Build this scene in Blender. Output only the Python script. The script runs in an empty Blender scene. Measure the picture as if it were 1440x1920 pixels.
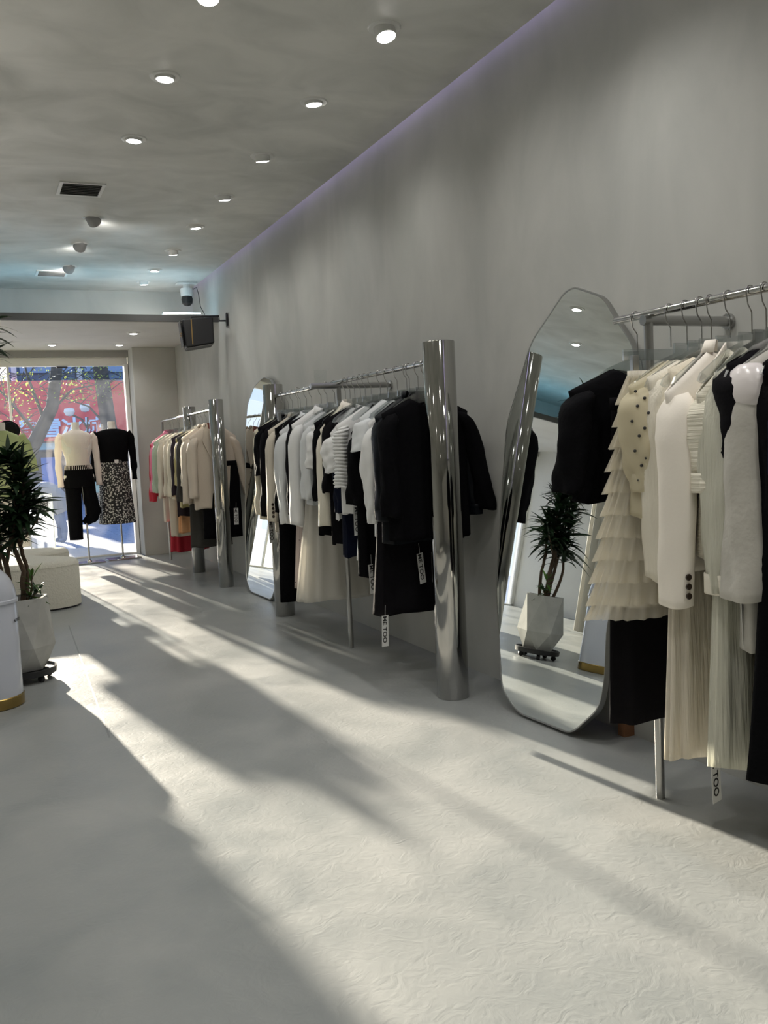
import bpy, bmesh, math, random
from mathutils import Vector, Matrix
R = math.radians; PI = math.pi; TAU = 2*PI
S = bpy.context.scene
C = S.collection
random.seed(7)

# ------------------------------------------------------------------ camera
cam = bpy.data.cameras.new('camera'); co = bpy.data.objects.new('camera', cam); C.objects.link(co); S.camera = co
cam.sensor_fit = 'HORIZONTAL'; cam.sensor_width = 36; cam.lens = 36*1715.486/1440; cam.clip_start = .05; cam.clip_end = 300
yaw, pitch, roll = .419749998, -.0750238832, -.0481006532
f = Vector((math.sin(yaw)*math.cos(pitch), math.cos(yaw)*math.cos(pitch), math.sin(pitch)))
r0 = Vector((math.cos(yaw), -math.sin(yaw), 0)); u0 = r0.cross(f)
rr = r0*math.cos(roll)+u0*math.sin(roll); uu = -r0*math.sin(roll)+u0*math.cos(roll)
m = Matrix((rr, uu, -f)).transposed().to_4x4(); m.translation = (0, 0, 1.2); co.matrix_world = m
# ------------------------------------------------------------------ view, world, sun
S.view_settings.view_transform = 'Standard'; S.view_settings.look = 'None'
S.view_settings.exposure = 0.0; S.view_settings.gamma = 1; S.view_settings.use_curve_mapping = False
LAMP_W = 1.45; SKY = 1.3; SUN = 21.5
w = bpy.data.worlds.new('sky'); S.world = w; w.use_nodes = True
nt = w.node_tree; bg = nt.nodes['Background']; bg.inputs[1].default_value = SKY
tc = nt.nodes.new('ShaderNodeTexCoord'); sp = nt.nodes.new('ShaderNodeSeparateXYZ'); rp = nt.nodes.new('ShaderNodeValToRGB')
nt.links.new(tc.outputs['Generated'], sp.inputs[0]); nt.links.new(sp.outputs[2], rp.inputs[0]); nt.links.new(rp.outputs[0], bg.inputs[0])
rp.color_ramp.elements[0].position = 0; rp.color_ramp.elements[0].color = (.80, .88, 1, 1)
rp.color_ramp.elements[1].position = .6; rp.color_ramp.elements[1].color = (.30, .52, 1, 1)
sl = bpy.data.lights.new('sun', 'SUN'); sl.energy = SUN; sl.angle = R(.75); sl.color = (1, .88, .71)
so = bpy.data.objects.new('sun', sl); C.objects.link(so)
so.rotation_euler = Vector((.105, -1, -.207)).to_track_quat('-Z', 'Y').to_euler(); so.location = (-1, 20, 6)

# ------------------------------------------------------------------ materials
def mat(name, col, rough=.6, metal=0, spec=.5, sheen=0, bump=0, bscale=40, var=0, vscale=3, emis=None, estr=0, alpha=1, trans=0, coat=0, vdet=5, bstretch=None, col2=None, sub=0):
    M = bpy.data.materials.new(name); M.use_nodes = True; n = M.node_tree.nodes; L = M.node_tree.links; b = n['Principled BSDF']
    b.inputs['Base Color'].default_value = (*col, 1); b.inputs['Roughness'].default_value = rough; b.inputs['Metallic'].default_value = metal
    b.inputs['Specular IOR Level'].default_value = spec; b.inputs['Sheen Weight'].default_value = sheen; b.inputs['Coat Weight'].default_value = coat
    tc = n.new('ShaderNodeTexCoord')
    if var or col2:
        t = n.new('ShaderNodeTexNoise'); t.inputs['Scale'].default_value = vscale; t.inputs['Detail'].default_value = vdet; t.inputs['Distortion'].default_value = .6
        L.new(tc.outputs['Object'], t.inputs[0]); rp = n.new('ShaderNodeValToRGB'); L.new(t.outputs[0], rp.inputs[0])
        c2 = col2 or tuple(min(1, c*(1+var)) for c in col); c1 = col if col2 else tuple(c*(1-var) for c in col)
        rp.color_ramp.elements[0].position = .35; rp.color_ramp.elements[1].position = .68
        rp.color_ramp.elements[0].color = (*c1, 1); rp.color_ramp.elements[1].color = (*c2, 1); L.new(rp.outputs[0], b.inputs['Base Color'])
    if bump:
        t = n.new('ShaderNodeTexNoise'); t.inputs['Scale'].default_value = bscale; t.inputs['Detail'].default_value = 3
        if bstretch:
            mp = n.new('ShaderNodeMapping'); mp.inputs['Scale'].default_value = bstretch; L.new(tc.outputs['Object'], mp.inputs[0]); L.new(mp.outputs[0], t.inputs[0])
        else: L.new(tc.outputs['Object'], t.inputs[0])
        bp = n.new('ShaderNodeBump'); bp.inputs['Strength'].default_value = bump; bp.inputs['Distance'].default_value = .01
        L.new(t.outputs[0], bp.inputs['Height']); L.new(bp.outputs[0], b.inputs['Normal'])
    if emis: b.inputs['Emission Color'].default_value = (*emis, 1); b.inputs['Emission Strength'].default_value = estr
    if alpha < 1: b.inputs['Alpha'].default_value = alpha
    if trans:      # thin cloth: light passes to the other side
        tr = n.new('ShaderNodeBsdfTranslucent'); tr.inputs[0].default_value = (*col, 1); mx = n.new('ShaderNodeMixShader'); mx.inputs[0].default_value = trans
        L.new(b.outputs[0], mx.inputs[1]); L.new(tr.outputs[0], mx.inputs[2]); L.new(mx.outputs[0], n['Material Output'].inputs[0])
    return M

def clear(name, tint=(.95, .97, .97), gl=.12, milk=0, rough=.02):
    M = bpy.data.materials.new(name); M.use_nodes = True; n = M.node_tree.nodes; L = M.node_tree.links; n.remove(n['Principled BSDF'])
    t = n.new('ShaderNodeBsdfTransparent'); t.inputs[0].default_value = (*tint, 1); g = n.new('ShaderNodeBsdfGlossy'); g.inputs['Roughness'].default_value = rough
    fr = n.new('ShaderNodeLayerWeight'); fr.inputs[0].default_value = .25; ml = n.new('ShaderNodeMath'); ml.operation = 'MULTIPLY_ADD'; ml.inputs[1].default_value = .6; ml.inputs[2].default_value = gl*.4
    L.new(fr.outputs['Fresnel'], ml.inputs[0]); mx = n.new('ShaderNodeMixShader'); L.new(ml.outputs[0], mx.inputs[0]); L.new(t.outputs[0], mx.inputs[1]); L.new(g.outputs[0], mx.inputs[2])
    out = mx
    if milk:
        d = n.new('ShaderNodeBsdfTranslucent'); d.inputs[0].default_value = (.9, .95, 1, 1)
        d2 = n.new('ShaderNodeBsdfDiffuse'); d2.inputs[0].default_value = (.9, .9, .9, 1); ad = n.new('ShaderNodeMixShader'); ad.inputs[0].default_value = .3
        L.new(d.outputs[0], ad.inputs[1]); L.new(d2.outputs[0], ad.inputs[2])
        nz = n.new('ShaderNodeTexNoise'); nz.inputs['Scale'].default_value = 3; nz.inputs['Detail'].default_value = 6; nz.inputs['Distortion'].default_value = 2
        tcn = n.new('ShaderNodeTexCoord'); L.new(tcn.outputs['Object'], nz.inputs[0]); mm = n.new('ShaderNodeMath'); mm.operation = 'MULTIPLY'; mm.inputs[1].default_value = milk*2
        L.new(nz.outputs[0], mm.inputs[0]); m2 = n.new('ShaderNodeMixShader'); L.new(mm.outputs[0], m2.inputs[0]); L.new(mx.outputs[0], m2.inputs[1]); L.new(ad.outputs[0], m2.inputs[2]); out = m2
    L.new(out.outputs[0], n['Material Output'].inputs[0]); return M

def sheer(name, col, op=.55, stretch=(60, 60, 3)):   # net and chiffon
    M = bpy.data.materials.new(name); M.use_nodes = True; n = M.node_tree.nodes; L = M.node_tree.links; b = n['Principled BSDF']
    b.inputs['Base Color'].default_value = (*col, 1); b.inputs['Roughness'].default_value = .7
    tr = n.new('ShaderNodeBsdfTranslucent'); tr.inputs[0].default_value = (*col, 1); mx = n.new('ShaderNodeMixShader'); mx.inputs[0].default_value = .4
    t = n.new('ShaderNodeBsdfTransparent'); m2 = n.new('ShaderNodeMixShader'); m2.inputs[0].default_value = op
    L.new(b.outputs[0], mx.inputs[1]); L.new(tr.outputs[0], mx.inputs[2]); L.new(t.outputs[0], m2.inputs[1]); L.new(mx.outputs[0], m2.inputs[2]); L.new(m2.outputs[0], n['Material Output'].inputs[0])
    return M

def plaster(name, c1, c2, scale, rough, stretch=(1, 1, 1), r2=None, bump=.05, dist=1.0, fine=0):
    M = bpy.data.materials.new(name); M.use_nodes = True; n = M.node_tree.nodes; L = M.node_tree.links; b = n['Principled BSDF']
    tc = n.new('ShaderNodeTexCoord'); mp = n.new('ShaderNodeMapping'); mp.inputs['Scale'].default_value = stretch; L.new(tc.outputs['Object'], mp.inputs[0])
    a = n.new('ShaderNodeTexNoise'); a.inputs['Scale'].default_value = scale; a.inputs['Detail'].default_value = 8; a.inputs['Roughness'].default_value = .55; a.inputs['Distortion'].default_value = dist
    v = n.new('ShaderNodeTexNoise'); v.inputs['Scale'].default_value = scale*.35; v.inputs['Detail'].default_value = 3
    L.new(mp.outputs[0], a.inputs[0]); L.new(mp.outputs[0], v.inputs[0])
    ad = n.new('ShaderNodeMath'); ad.operation = 'ADD'; L.new(a.outputs[0], ad.inputs[0]); L.new(v.outputs[0], ad.inputs[1])
    mr = n.new('ShaderNodeMapRange'); mr.inputs[1].default_value = .75; mr.inputs[2].default_value = 1.25; L.new(ad.outputs[0], mr.inputs[0])
    mc = n.new('ShaderNodeMix'); mc.data_type = 'RGBA'; mc.inputs['A'].default_value = (*c1, 1); mc.inputs['B'].default_value = (*c2, 1); L.new(mr.outputs[0], mc.inputs['Factor']); L.new(mc.outputs['Result'], b.inputs['Base Color'])
    if r2:
        q = n.new('ShaderNodeMapRange'); q.inputs[3].default_value = rough; q.inputs[4].default_value = r2; L.new(mr.outputs[0], q.inputs[0]); L.new(q.outputs[0], b.inputs['Roughness'])
    else: b.inputs['Roughness'].default_value = rough
    bp = n.new('ShaderNodeBump'); bp.inputs['Strength'].default_value = bump; bp.inputs['Distance'].default_value = .02; L.new(a.outputs[0], bp.inputs['Height']); L.new(bp.outputs[0], b.inputs['Normal'])
    if fine:    # trowel marks
        g = n.new('ShaderNodeTexNoise'); g.inputs['Scale'].default_value = 17; g.inputs['Detail'].default_value = 6; g.inputs['Distortion'].default_value = 2.2; L.new(tc.outputs['Object'], g.inputs[0])
        b2 = n.new('ShaderNodeBump'); b2.inputs['Strength'].default_value = fine; b2.inputs['Distance'].default_value = .006; L.new(g.outputs[0], b2.inputs['Height']); L.new(bp.outputs[0], b2.inputs['Normal']); L.new(b2.outputs[0], b.inputs['Normal'])
    return M

def printed(name, ground, mark, scale, thr=.38):     # small flower print
    M = bpy.data.materials.new(name); M.use_nodes = True; n = M.node_tree.nodes; L = M.node_tree.links; b = n['Principled BSDF']; b.inputs['Roughness'].default_value = .8
    tc = n.new('ShaderNodeTexCoord'); v = n.new('ShaderNodeTexVoronoi'); v.inputs['Scale'].default_value = scale; L.new(tc.outputs['Object'], v.inputs[0])
    z = n.new('ShaderNodeTexNoise'); z.inputs['Scale'].default_value = scale*2.6; L.new(tc.outputs['Object'], z.inputs[0]); ad = n.new('ShaderNodeMath'); ad.operation = 'MULTIPLY_ADD'; ad.inputs[1].default_value = .7
    L.new(z.outputs[0], ad.inputs[0]); L.new(v.outputs[0], ad.inputs[2]); rp = n.new('ShaderNodeValToRGB'); rp.color_ramp.interpolation = 'CONSTANT'
    rp.color_ramp.elements[0].color = (*mark, 1); rp.color_ramp.elements[1].position = thr+.28; rp.color_ramp.elements[1].color = (*ground, 1); L.new(ad.outputs[0], rp.inputs[0]); L.new(rp.outputs[0], b.inputs['Base Color'])
    return M

def tiles(name):
    M = bpy.data.materials.new(name); M.use_nodes = True; n = M.node_tree.nodes; L = M.node_tree.links; b = n['Principled BSDF']; b.inputs['Roughness'].default_value = .7
    tc = n.new('ShaderNodeTexCoord'); k = n.new('ShaderNodeTexBrick'); k.inputs['Scale'].default_value = 1.6; k.inputs['Color1'].default_value = (.19, .24, .33, 1); k.inputs['Color2'].default_value = (.23, .28, .38, 1); k.inputs['Mortar'].default_value = (.12, .15, .2, 1); k.inputs['Mortar Size'].default_value = .012
    L.new(tc.outputs['Object'], k.inputs[0]); L.new(k.outputs[0], b.inputs['Base Color']); return M

M_wall = plaster('grey_limewash', (.385, .39, .37), (.52, .52, .49), 2.3, .8, (1, 1, .55), bump=.02, dist=.5)
M_ceil = plaster('ceiling_plaster', (.50, .505, .48), (.70, .695, .66), 2.4, .6, (1, 1.3, 1), r2=.36, bump=.06, dist=.8)
M_white_wall = plaster('pale_plaster', (.66, .66, .64), (.74, .74, .71), 1.5, .7)
M_floor = plaster('microcement', (.275, .295, .295), (.40, .41, .40), 2.6, .30, (1, 1, 1), r2=.44, bump=.02, dist=.6, fine=.22)
M_soffit = plaster('soffit_paint', (.58, .57, .55), (.66, .65, .63), 2, .6)
M_dark_edge = mat('dark_grey_trim', (.07, .07, .068), .5)  # even dark grey for the ceiling lip
M_frame = mat('white_window_frame', (.8, .8, .78), .4)
M_glass = clear('window_glass', (.96, .98, .98), .08)
M_hazed = clear('hazed_glass', (.97, .98, .99), .08, milk=.016)  # milk stands in for the whitish haze of reflections on the panes
M_chrome = mat('polished_steel', (.42, .415, .40), .06, 1)
M_chrome2 = mat('bright_chrome', (.50, .50, .49), .12, 1)
M_brush = mat('brushed_steel', (.42, .42, .41), .3, 1)
M_wire = mat('hook_steel', (.40, .39, .37), .25, 1)
M_mirror = mat('silvered_glass', (.86, .90, .89), .004, 1)
M_black = mat('black_cloth', (.0035, .0035, .0045), .9, sheen=0, spec=.08, bump=.3, bscale=60)
M_black2 = mat('soft_black_cloth', (.006, .0055, .007), .85, sheen=0, spec=.08, bump=.4, bscale=25)
M_leather = mat('black_leather', (.003, .0045, .007), .42, spec=.15, bump=.5, bscale=14)
M_navy = mat('navy_knit', (.004, .006, .017), .85, spec=.08, bump=.4, bscale=40)
M_white = mat('white_cotton', (.90, .90, .89), .85, bump=.5, bscale=12, trans=.15)
M_white2 = mat('cool_white_cotton', (.80, .82, .83), .85, bump=.5, bscale=9, trans=.15)
M_cream = mat('cream_knit', (.87, .80, .65), .9, bump=.4, bscale=60, trans=.12)
M_ivory = mat('ivory_wool', (.90, .84, .75), .85, bump=.06, bscale=90)
M_ivory2 = mat('ivory_soft', (.87, .82, .70), .85, bump=.4, bscale=24, trans=.12, bstretch=(8, 8, .6))
M_rib = mat('ribbed_cream', (.80, .76, .64), .9, bump=.8, bscale=10, bstretch=(.4, .4, 14))
M_pleat = mat('crinkled_ivory', (.88, .82, .70), .8, bump=.8, bscale=14, bstretch=(7, 7, .35), trans=.3)
M_pleat2 = mat('crinkled_pale_green_ivory', (.76, .75, .64), .8, bump=.8, bscale=14, bstretch=(7, 7, .35), trans=.3)
M_beige = mat('beige_suiting', (.60, .52, .43), .85, bump=.2, bscale=100)
M_beige2 = mat('sand_suiting', (.66, .60, .50), .85, bump=.2, bscale=100)
M_grey_sat = mat('greige_wool', (.50, .48, .43), .6, sheen=.2, bump=.3, bscale=30)
M_satin = mat('pale_satin', (.80, .75, .74), .25, spec=.6, bump=.3, bscale=10)
M_charc = mat('charcoal_cloth', (.05, .047, .042), .9, bump=.2)
M_plum = mat('dark_plum_cloth', (.022, .012, .02), .9)
M_mint = mat('sage_knit', (.42, .50, .40), .9, bump=.6, bscale=40)
M_pink = mat('pink_cloth', (.80, .22, .36), .8, bump=.3, bscale=30)
M_red = mat('red_cloth', (.45, .01, .03), .7, bump=.3, bscale=30)
M_orange = mat('apricot_cloth', (.80, .42, .20), .8)
M_gilt = mat('gold_stripe_cloth', (.45, .38, .16), .6)
M_tulle = sheer('ivory_net', (.86, .81, .68), .55)
M_tulle2 = sheer('white_net', (.88, .86, .80), .72)
M_dotsheer = sheer('cream_voile', (.84, .78, .60), .72)
M_lace = printed('lace_print', (.42, .36, .34), (.03, .02, .02), 24, .22)
M_floral = printed('flower_print', (.012, .012, .013), (.55, .55, .51), 48, .47)
M_bow = printed('spotted_silk', (.75, .75, .75), (.01, .01, .01), 36, .3)
M_button = mat('dark_horn', (.03, .018, .012), .3)
M_acr = clear('clear_acrylic', (.90, .92, .92), .6, rough=.12)
M_tag = mat('tag_card', (.80, .80, .78), .6)
M_tag2 = mat('grey_tag_card', (.42, .42, .41), .6)
M_ink = mat('black_print', (.02, .02, .02), .6)
M_ink2 = mat('grey_print', (.16, .16, .16), .6)
M_leafd = mat('dark_leaf', (.012, .035, .012), .45, var=.4, vscale=8, trans=.12)
M_leafl = mat('young_leaf', (.06, .14, .02), .45, trans=.3)
M_bark = mat('cane_bark', (.10, .065, .042), .85, bump=.6, bscale=30)
M_conc = plaster('concrete', (.40, .40, .38), (.55, .55, .52), 6, .8, bump=.1)
M_dkpl = mat('black_plastic', (.02, .02, .022), .5)
M_bin = mat('white_enamel', (.62, .65, .74), .22, coat=.5)
M_gold = mat('gold_band', (.42, .29, .10), .22, 1)
M_boucle = mat('cream_boucle', (.72, .70, .62), .95, bump=.7, bscale=70)
M_mann = mat('mannequin_linen', (.78, .75, .70), .7)
M_green = mat('lime_green_knit', (.50, .58, .28), .9, bump=.3, trans=.1)
M_knitw = mat('pale_rose_ivory_knit', (.92, .85, .78), .9, bump=.5, bscale=14, bstretch=(9, 9, .3), trans=.25)
M_spk = mat('speaker_black', (.006, .006, .007), .55)
M_spkg = mat('speaker_grey', (.10, .10, .10), .6)
M_brass = mat('amber_strip', (.30, .19, .07), .35, .6)
M_wood = mat('brown_wood', (.22, .10, .045), .5, bump=.2)
M_brown = mat('brown_hanger_plastic', (.20, .05, .03), .3)
M_cur = mat('curtain_linen', (.62, .60, .55), .9, bump=.4, bscale=10, bstretch=(3, 3, .1))

# ------------------------------------------------------------------ mesh helpers
class MB:
    def __init__(s): s.v = []; s.f = []
    def grid(s, rows, close=True, cap0=False, cap1=False):
        n = len(rows[0]); b = len(s.v)
        for r in rows: s.v += [tuple(p) for p in r]
        for i in range(len(rows)-1):
            for j in range(n if close else n-1):
                k = (j+1) % n; s.f.append((b+i*n+j, b+i*n+k, b+(i+1)*n+k, b+(i+1)*n+j))
        if cap0: s.f.append(tuple(b+j for j in range(n))[::-1])
        if cap1: s.f.append(tuple(b+(len(rows)-1)*n+j for j in range(n)))
        return s
    def box(s, c, d, rz=0, rx=0, ry=0):
        b = len(s.v); mt = Matrix.Rotation(rz, 3, 'Z') @ Matrix.Rotation(ry, 3, 'Y') @ Matrix.Rotation(rx, 3, 'X')
        for x in (-1, 1):
            for y in (-1, 1):
                for z in (-1, 1): s.v.append(tuple(Vector(c)+mt @ Vector((x*d[0]/2, y*d[1]/2, z*d[2]/2))))
        for q in ((0, 1, 3, 2), (4, 6, 7, 5), (0, 4, 5, 1), (2, 3, 7, 6), (0, 2, 6, 4), (1, 5, 7, 3)): s.f.append(tuple(b+i for i in q))
        return s
    def bb(s, a, b_): return s.box([(a[i]+b_[i])/2 for i in range(3)], [abs(b_[i]-a[i]) for i in range(3)])
    def tube(s, pts, rad, seg=10, cap=True):
        pts = [Vector(p) for p in pts]; rows = []; n = len(pts)
        if not isinstance(rad, (list, tuple)): rad = [rad]*n
        t0 = (pts[1]-pts[0]).normalized(); up = Vector((0, 0, 1)) if abs(t0.z) < .9 else Vector((1, 0, 0)); a = t0.cross(up).normalized()
        for i, p in enumerate(pts):
            t = (pts[min(i+1, n-1)]-pts[max(i-1, 0)]).normalized(); a = (a-t*a.dot(t)).normalized(); b = t.cross(a)
            rows.append([p+(a*math.cos(k*TAU/seg)+b*math.sin(k*TAU/seg))*rad[i] for k in range(seg)])
        return s.grid(rows, True, cap, cap)
    def lathe(s, prof, c=(0, 0, 0), seg=32, cap0=True, cap1=True):
        rows = [[(c[0]+r*math.cos(k*TAU/seg), c[1]+r*math.sin(k*TAU/seg), c[2]+z) for k in range(seg)] for r, z in prof]
        return s.grid(rows, True, cap0, cap1)
    def prism(s, poly, y0, y1):     # polygon in xz, thick along y
        b = len(s.v); n = len(poly)
        s.v += [(x, y0, z) for x, z in poly]+[(x, y1, z) for x, z in poly]
        s.f.append(tuple(range(b, b+n))); s.f.append(tuple(range(b+2*n-1, b+n-1, -1)))
        for i in range(n): j = (i+1) % n; s.f.append((b+i, b+n+i, b+n+j, b+j))
        return s
    def build(s, name, m, parent=None, loc=None, smooth=True, bevel=0, sub=0, sol=0, ang=.6, bseg=2):
        me = bpy.data.meshes.new(name); me.from_pydata([tuple(v) for v in s.v], [], s.f); me.validate()
        bm = bmesh.new(); bm.from_mesh(me)
        if not sol: bmesh.ops.recalc_face_normals(bm, faces=bm.faces)
        bm.to_mesh(me); bm.free()
        me.materials.append(m); o = bpy.data.objects.new(name, me); C.objects.link(o)
        if parent is not None: o.parent = parent
        if loc is not None: o.location = loc
        if smooth:
            for p in me.polygons: p.use_smooth = True
            me.set_sharp_from_angle(angle=ang)
        if bevel: b = o.modifiers.new('bevel', 'BEVEL'); b.width = bevel; b.segments = bseg; b.limit_method = 'ANGLE'
        if sol: q = o.modifiers.new('thickness', 'SOLIDIFY'); q.thickness = sol; q.offset = 0
        if sub: q = o.modifiers.new('smooth', 'SUBSURF'); q.levels = sub; q.render_levels = sub
        return o
def tag(o, label, cat, group=None):
    o['label'] = label; o['category'] = cat
    if group: o['group'] = group
    return o
def thing(name, label, cat, loc=(0, 0, 0), rz=0, group=None):
    o = bpy.data.objects.new(name, None); C.objects.link(o); o.location = loc; o.rotation_euler.z = rz; o.empty_display_size = .1
    return tag(o, label, cat, group)
def struct(o): o['kind'] = 'structure'; return o
def copy_tree(o, parent=None):
    c = o.copy(); C.objects.link(c)
    if parent is not None: c.parent = parent
    for ch in list(o.children): copy_tree(ch, c)
    return c
def text_mesh(name, body, size, m, parent=None, mtx=None, ext=.0008, bold=0, sx=1):
    cu = bpy.data.curves.new(name, 'FONT'); cu.body = body; cu.size = size; cu.align_x = 'CENTER'; cu.align_y = 'CENTER'; cu.extrude = ext; cu.offset = bold
    o = bpy.data.objects.new(name, cu); C.objects.link(o); bpy.context.view_layer.update()
    me = bpy.data.meshes.new_from_object(o.evaluated_get(bpy.context.evaluated_depsgraph_get())); me.name = name
    bpy.data.objects.remove(o); me.materials.clear(); me.materials.append(m)
    n = bpy.data.objects.new(name, me); C.objects.link(n)
    if parent is not None: n.parent = parent
    if mtx is not None: me.transform(mtx @ Matrix.Diagonal((sx, 1, 1, 1)))
    return n
UPR = Matrix(((1, 0, 0, 0), (0, 0, -1, 0), (0, 1, 0, 0), (0, 0, 0, 1)))   # text plane upright, facing -y

# ------------------------------------------------------------------ room shell
WX = 2.31; CZ = 2.925; LX = -4.7; BY = -3.0; GY = 11.45
struct(MB().bb((LX-.2, BY-.2, -.12), (WX+.2, 11.62, 0)).build('floor', M_floor))
struct(MB().bb((WX, BY-.2, 0), (WX+.15, 11.6, 3.1)).build('wall_right', M_wall))
struct(MB().bb((LX-.15, BY-.2, 0), (LX, 11.6, 3.1)).build('wall_left', M_white_wall))
struct(MB().bb((LX, BY-.15, 0), (WX, BY, 3.1)).build('wall_back', M_white_wall))
struct(MB().bb((LX, BY, CZ), (2.255, 10.0, CZ+.05)).build('ceiling', M_ceil))
struct(MB().bb((LX-.15, BY-.15, 3.1), (WX+.15, 11.6, 3.2)).build('ceiling', M_white_wall))
struct(MB().bb((LX, 10.0, 2.5), (WX, 10.06, 3.1)).build('wall_front', M_wall))
struct(MB().bb((LX, 8.96, 2.46), (WX, 11.6, 2.5)).build('ceiling', M_soffit))
struct(MB().bb((LX, 8.93, 2.462), (WX, 8.96, 2.525)).build('trim_1', M_dark_edge, smooth=False))
struct(MB().bb((1.805, 11.07, 0), (WX, 11.5, 2.46)).build('wall_front', M_wall, bevel=.004))
struct(MB().bb((LX, 11.36, 2.38), (1.805, 11.41, 2.46)).build('trim_2', mat('grey_header', (.30, .30, .29), .5)))
struct(MB().bb((-1.3, 11.1, 0), (-.36, 11.5, 2.46)).build('wall_front', M_wall, bevel=.004))  # unseen pier, added to keep the sun off the lower left floor
struct(MB().bb((-2.95, 3.2, 0), (-2.8, 7.0, 2.92)).build('wall_left', M_white_wall))
# fine score lines in the poured floor
sc = MB()
for a, b in (((1.02, 10.6), (1.9, 8.35)), ((.55, 6.9), (.45, 4.0))):
    d = Vector((b[0]-a[0], b[1]-a[1])); nrm = Vector((-d.y, d.x)).normalized()*.004
    sc.v += [(a[0]-nrm.x, a[1]-nrm.y, .0008), (a[0]+nrm.x, a[1]+nrm.y, .0008), (b[0]+nrm.x, b[1]+nrm.y, .0008), (b[0]-nrm.x, b[1]-nrm.y, .0008)]; k = len(sc.v); sc.f.append((k-4, k-3, k-2, k-1))
struct(sc.build('trim_3', mat('score_line', (.26, .27, .265), .5)))
# window
win = bpy.data.objects.new('window_1', None); C.objects.link(win); win.location = (0, GY, 0); struct(win)
fr = MB(); fr.bb((LX, -.03, 2.28), (1.80, .03, 2.46)); fr.bb((1.755, -.06, 0), (1.80, .05, 2.3)); fr.bb((LX, -.03, 0), (1.8, .03, .02)); fr.bb((LX, -.03, 0), (LX+.06, .03, 2.4))
fr.build('window_frame', M_frame, win, bevel=.003)
for x in (.455, -1.31, -3.0):
    MB().bb((x-.012, -.025, .02), (x+.012, .025, 2.28)).build('mullion', M_frame, win)
for x0, x1 in ((LX+.06, -3.012), (-2.988, -1.322), (-.35, .443), (.467, 1.755)):
    MB().bb((x0, -.005, .02), (x1, .005, 2.12)).build('hazed_pane', M_hazed, win, smooth=False)
    MB().bb((x0, -.005, 2.125), (x1, .005, 2.28)).build('clear_pane', M_glass, win, smooth=False)
for x in (.1, 1.05): MB().bb((x-.06, -.04, 2.262), (x+.06, -.01, 2.276)).build('pane_clip', M_dkpl, win)
# cove light strips (they are part of the ceiling)
def led(name, a, b, col, strg, lab):
    o = MB().bb(a, b).build(name, mat(name, (.8, .8, .8), .5, emis=col, estr=strg)); return tag(o, lab, 'light strip')
led('cove_light_strip', (LX+.1, 9.05, 2.502), (2.2, 9.08, 2.514), (.30, .72, 1), 11, 'cold white light strip lying behind the lip of the lowered front ceiling')
led('cove_light_strip', (2.285, -2.5, 3.02), (2.30, 9.9, 3.035), (.68, .60, 1), 6, 'violet white light strip hidden in the slot along the top of the right wall')
# lid over the slot is the upper slab; ledge lamp by the loudspeaker
t = thing('batten_lamp', 'short white batten lamp on the ledge left of the loudspeaker', 'lamp', (1.95, 9.0, 2.526))
MB().bb((-.17, -.015, 0), (.22, .015, .02)).build('lamp_housing', M_frame, t); MB().bb((-.16, -.013, .02), (.2, .013, .032)).build('diffuser', mat('batten_glow', (.9, .95, 1), .5, emis=(.75, .93, 1), estr=6), t)

# ------------------------------------------------------------------ ceiling lamps
M_lampw = mat('lamp_white', (.72, .72, .70), .4); M_glow = mat('lamp_glow', (1, 1, 1), .5, emis=(1, .98, .94), estr=22)
def lamp_light(parent, W, aim, loc=(0, 0, -.03), size=.085):
    l = bpy.data.lights.new('lamp_beam', 'SPOT'); l.energy = W; l.spot_size = R(140); l.spot_blend = 1; l.shadow_soft_size = .05; l.color = (1, .975, .93)
    o = bpy.data.objects.new('lamp_beam', l); C.objects.link(o); o.parent = parent; o.location = loc; o.rotation_euler = Vector(aim).to_track_quat('-Z', 'Y').to_euler(); return o
def downlight(x, y, z, label, group, tilt=(0, 0), W=None, drop=.0):
    t = thing('downlight', label, 'ceiling light', (x, y, z), 0, group)
    MB().lathe([(.046, .01), (.046, -.004), (.066, -.006), (.07, -.001), (.07, .004)], seg=32, cap0=False, cap1=False).build('trim_ring', M_lampw, t)
    mt = Matrix.Rotation(tilt[0], 4, 'X') @ Matrix.Rotation(tilt[1], 4, 'Y')
    h = MB().lathe([(.045, .025), (.044, -.012-drop), (.040, -.014-drop)], seg=28, cap1=False).build('swivel_cup', M_lampw, t); h.data.transform(mt)
    g = MB().lathe([(.039, -.006-drop), (.034, -.017-drop), (.001, -.021-drop)], seg=28, cap1=False).build('lens', M_glow, t); g.data.transform(mt)
    aim = mt.to_3x3() @ Vector((0, 0, -1)); lamp_light(t, W or LAMP_W*9, aim, tuple(aim*(.06+drop)))
    return t
ord1 = ['the one nearest the camera', 'second nearest', 'third nearest', 'fourth nearest', 'fifth', 'sixth', 'seventh', 'eighth and farthest']
G1 = 'swivel downlights in the row along the right wall'
for i, y in enumerate((3.57, 4.434, 5.327, 6.218, 7.097, 7.97, 8.825, 9.436)):
    downlight(1.70, y, CZ, 'lit round downlight in the row by the right wall, %s' % ord1[i], G1, tilt=((-.25, -.05), (.06, -.1), (.22, -.15), (.2, -.12), (.1, -.1), (.3, -.1), (.1, 0), (.25, -.1))[i], drop=(.03, .0, .015, .012, 0, .02, 0, .015)[i])
for y, lab in ((3.50, 'lit round downlight cut off by the top edge of the picture'), (4.337, 'lit round downlight in the second row, nearest one in full view'), (5.222, 'lit round downlight in the second row, just before the air vent')):
    downlight(.94, y, CZ, lab, 'downlights of the second row', tilt=(-.2 if y < 4 else .05, .05), drop=.02 if y < 4 else 0)
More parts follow.
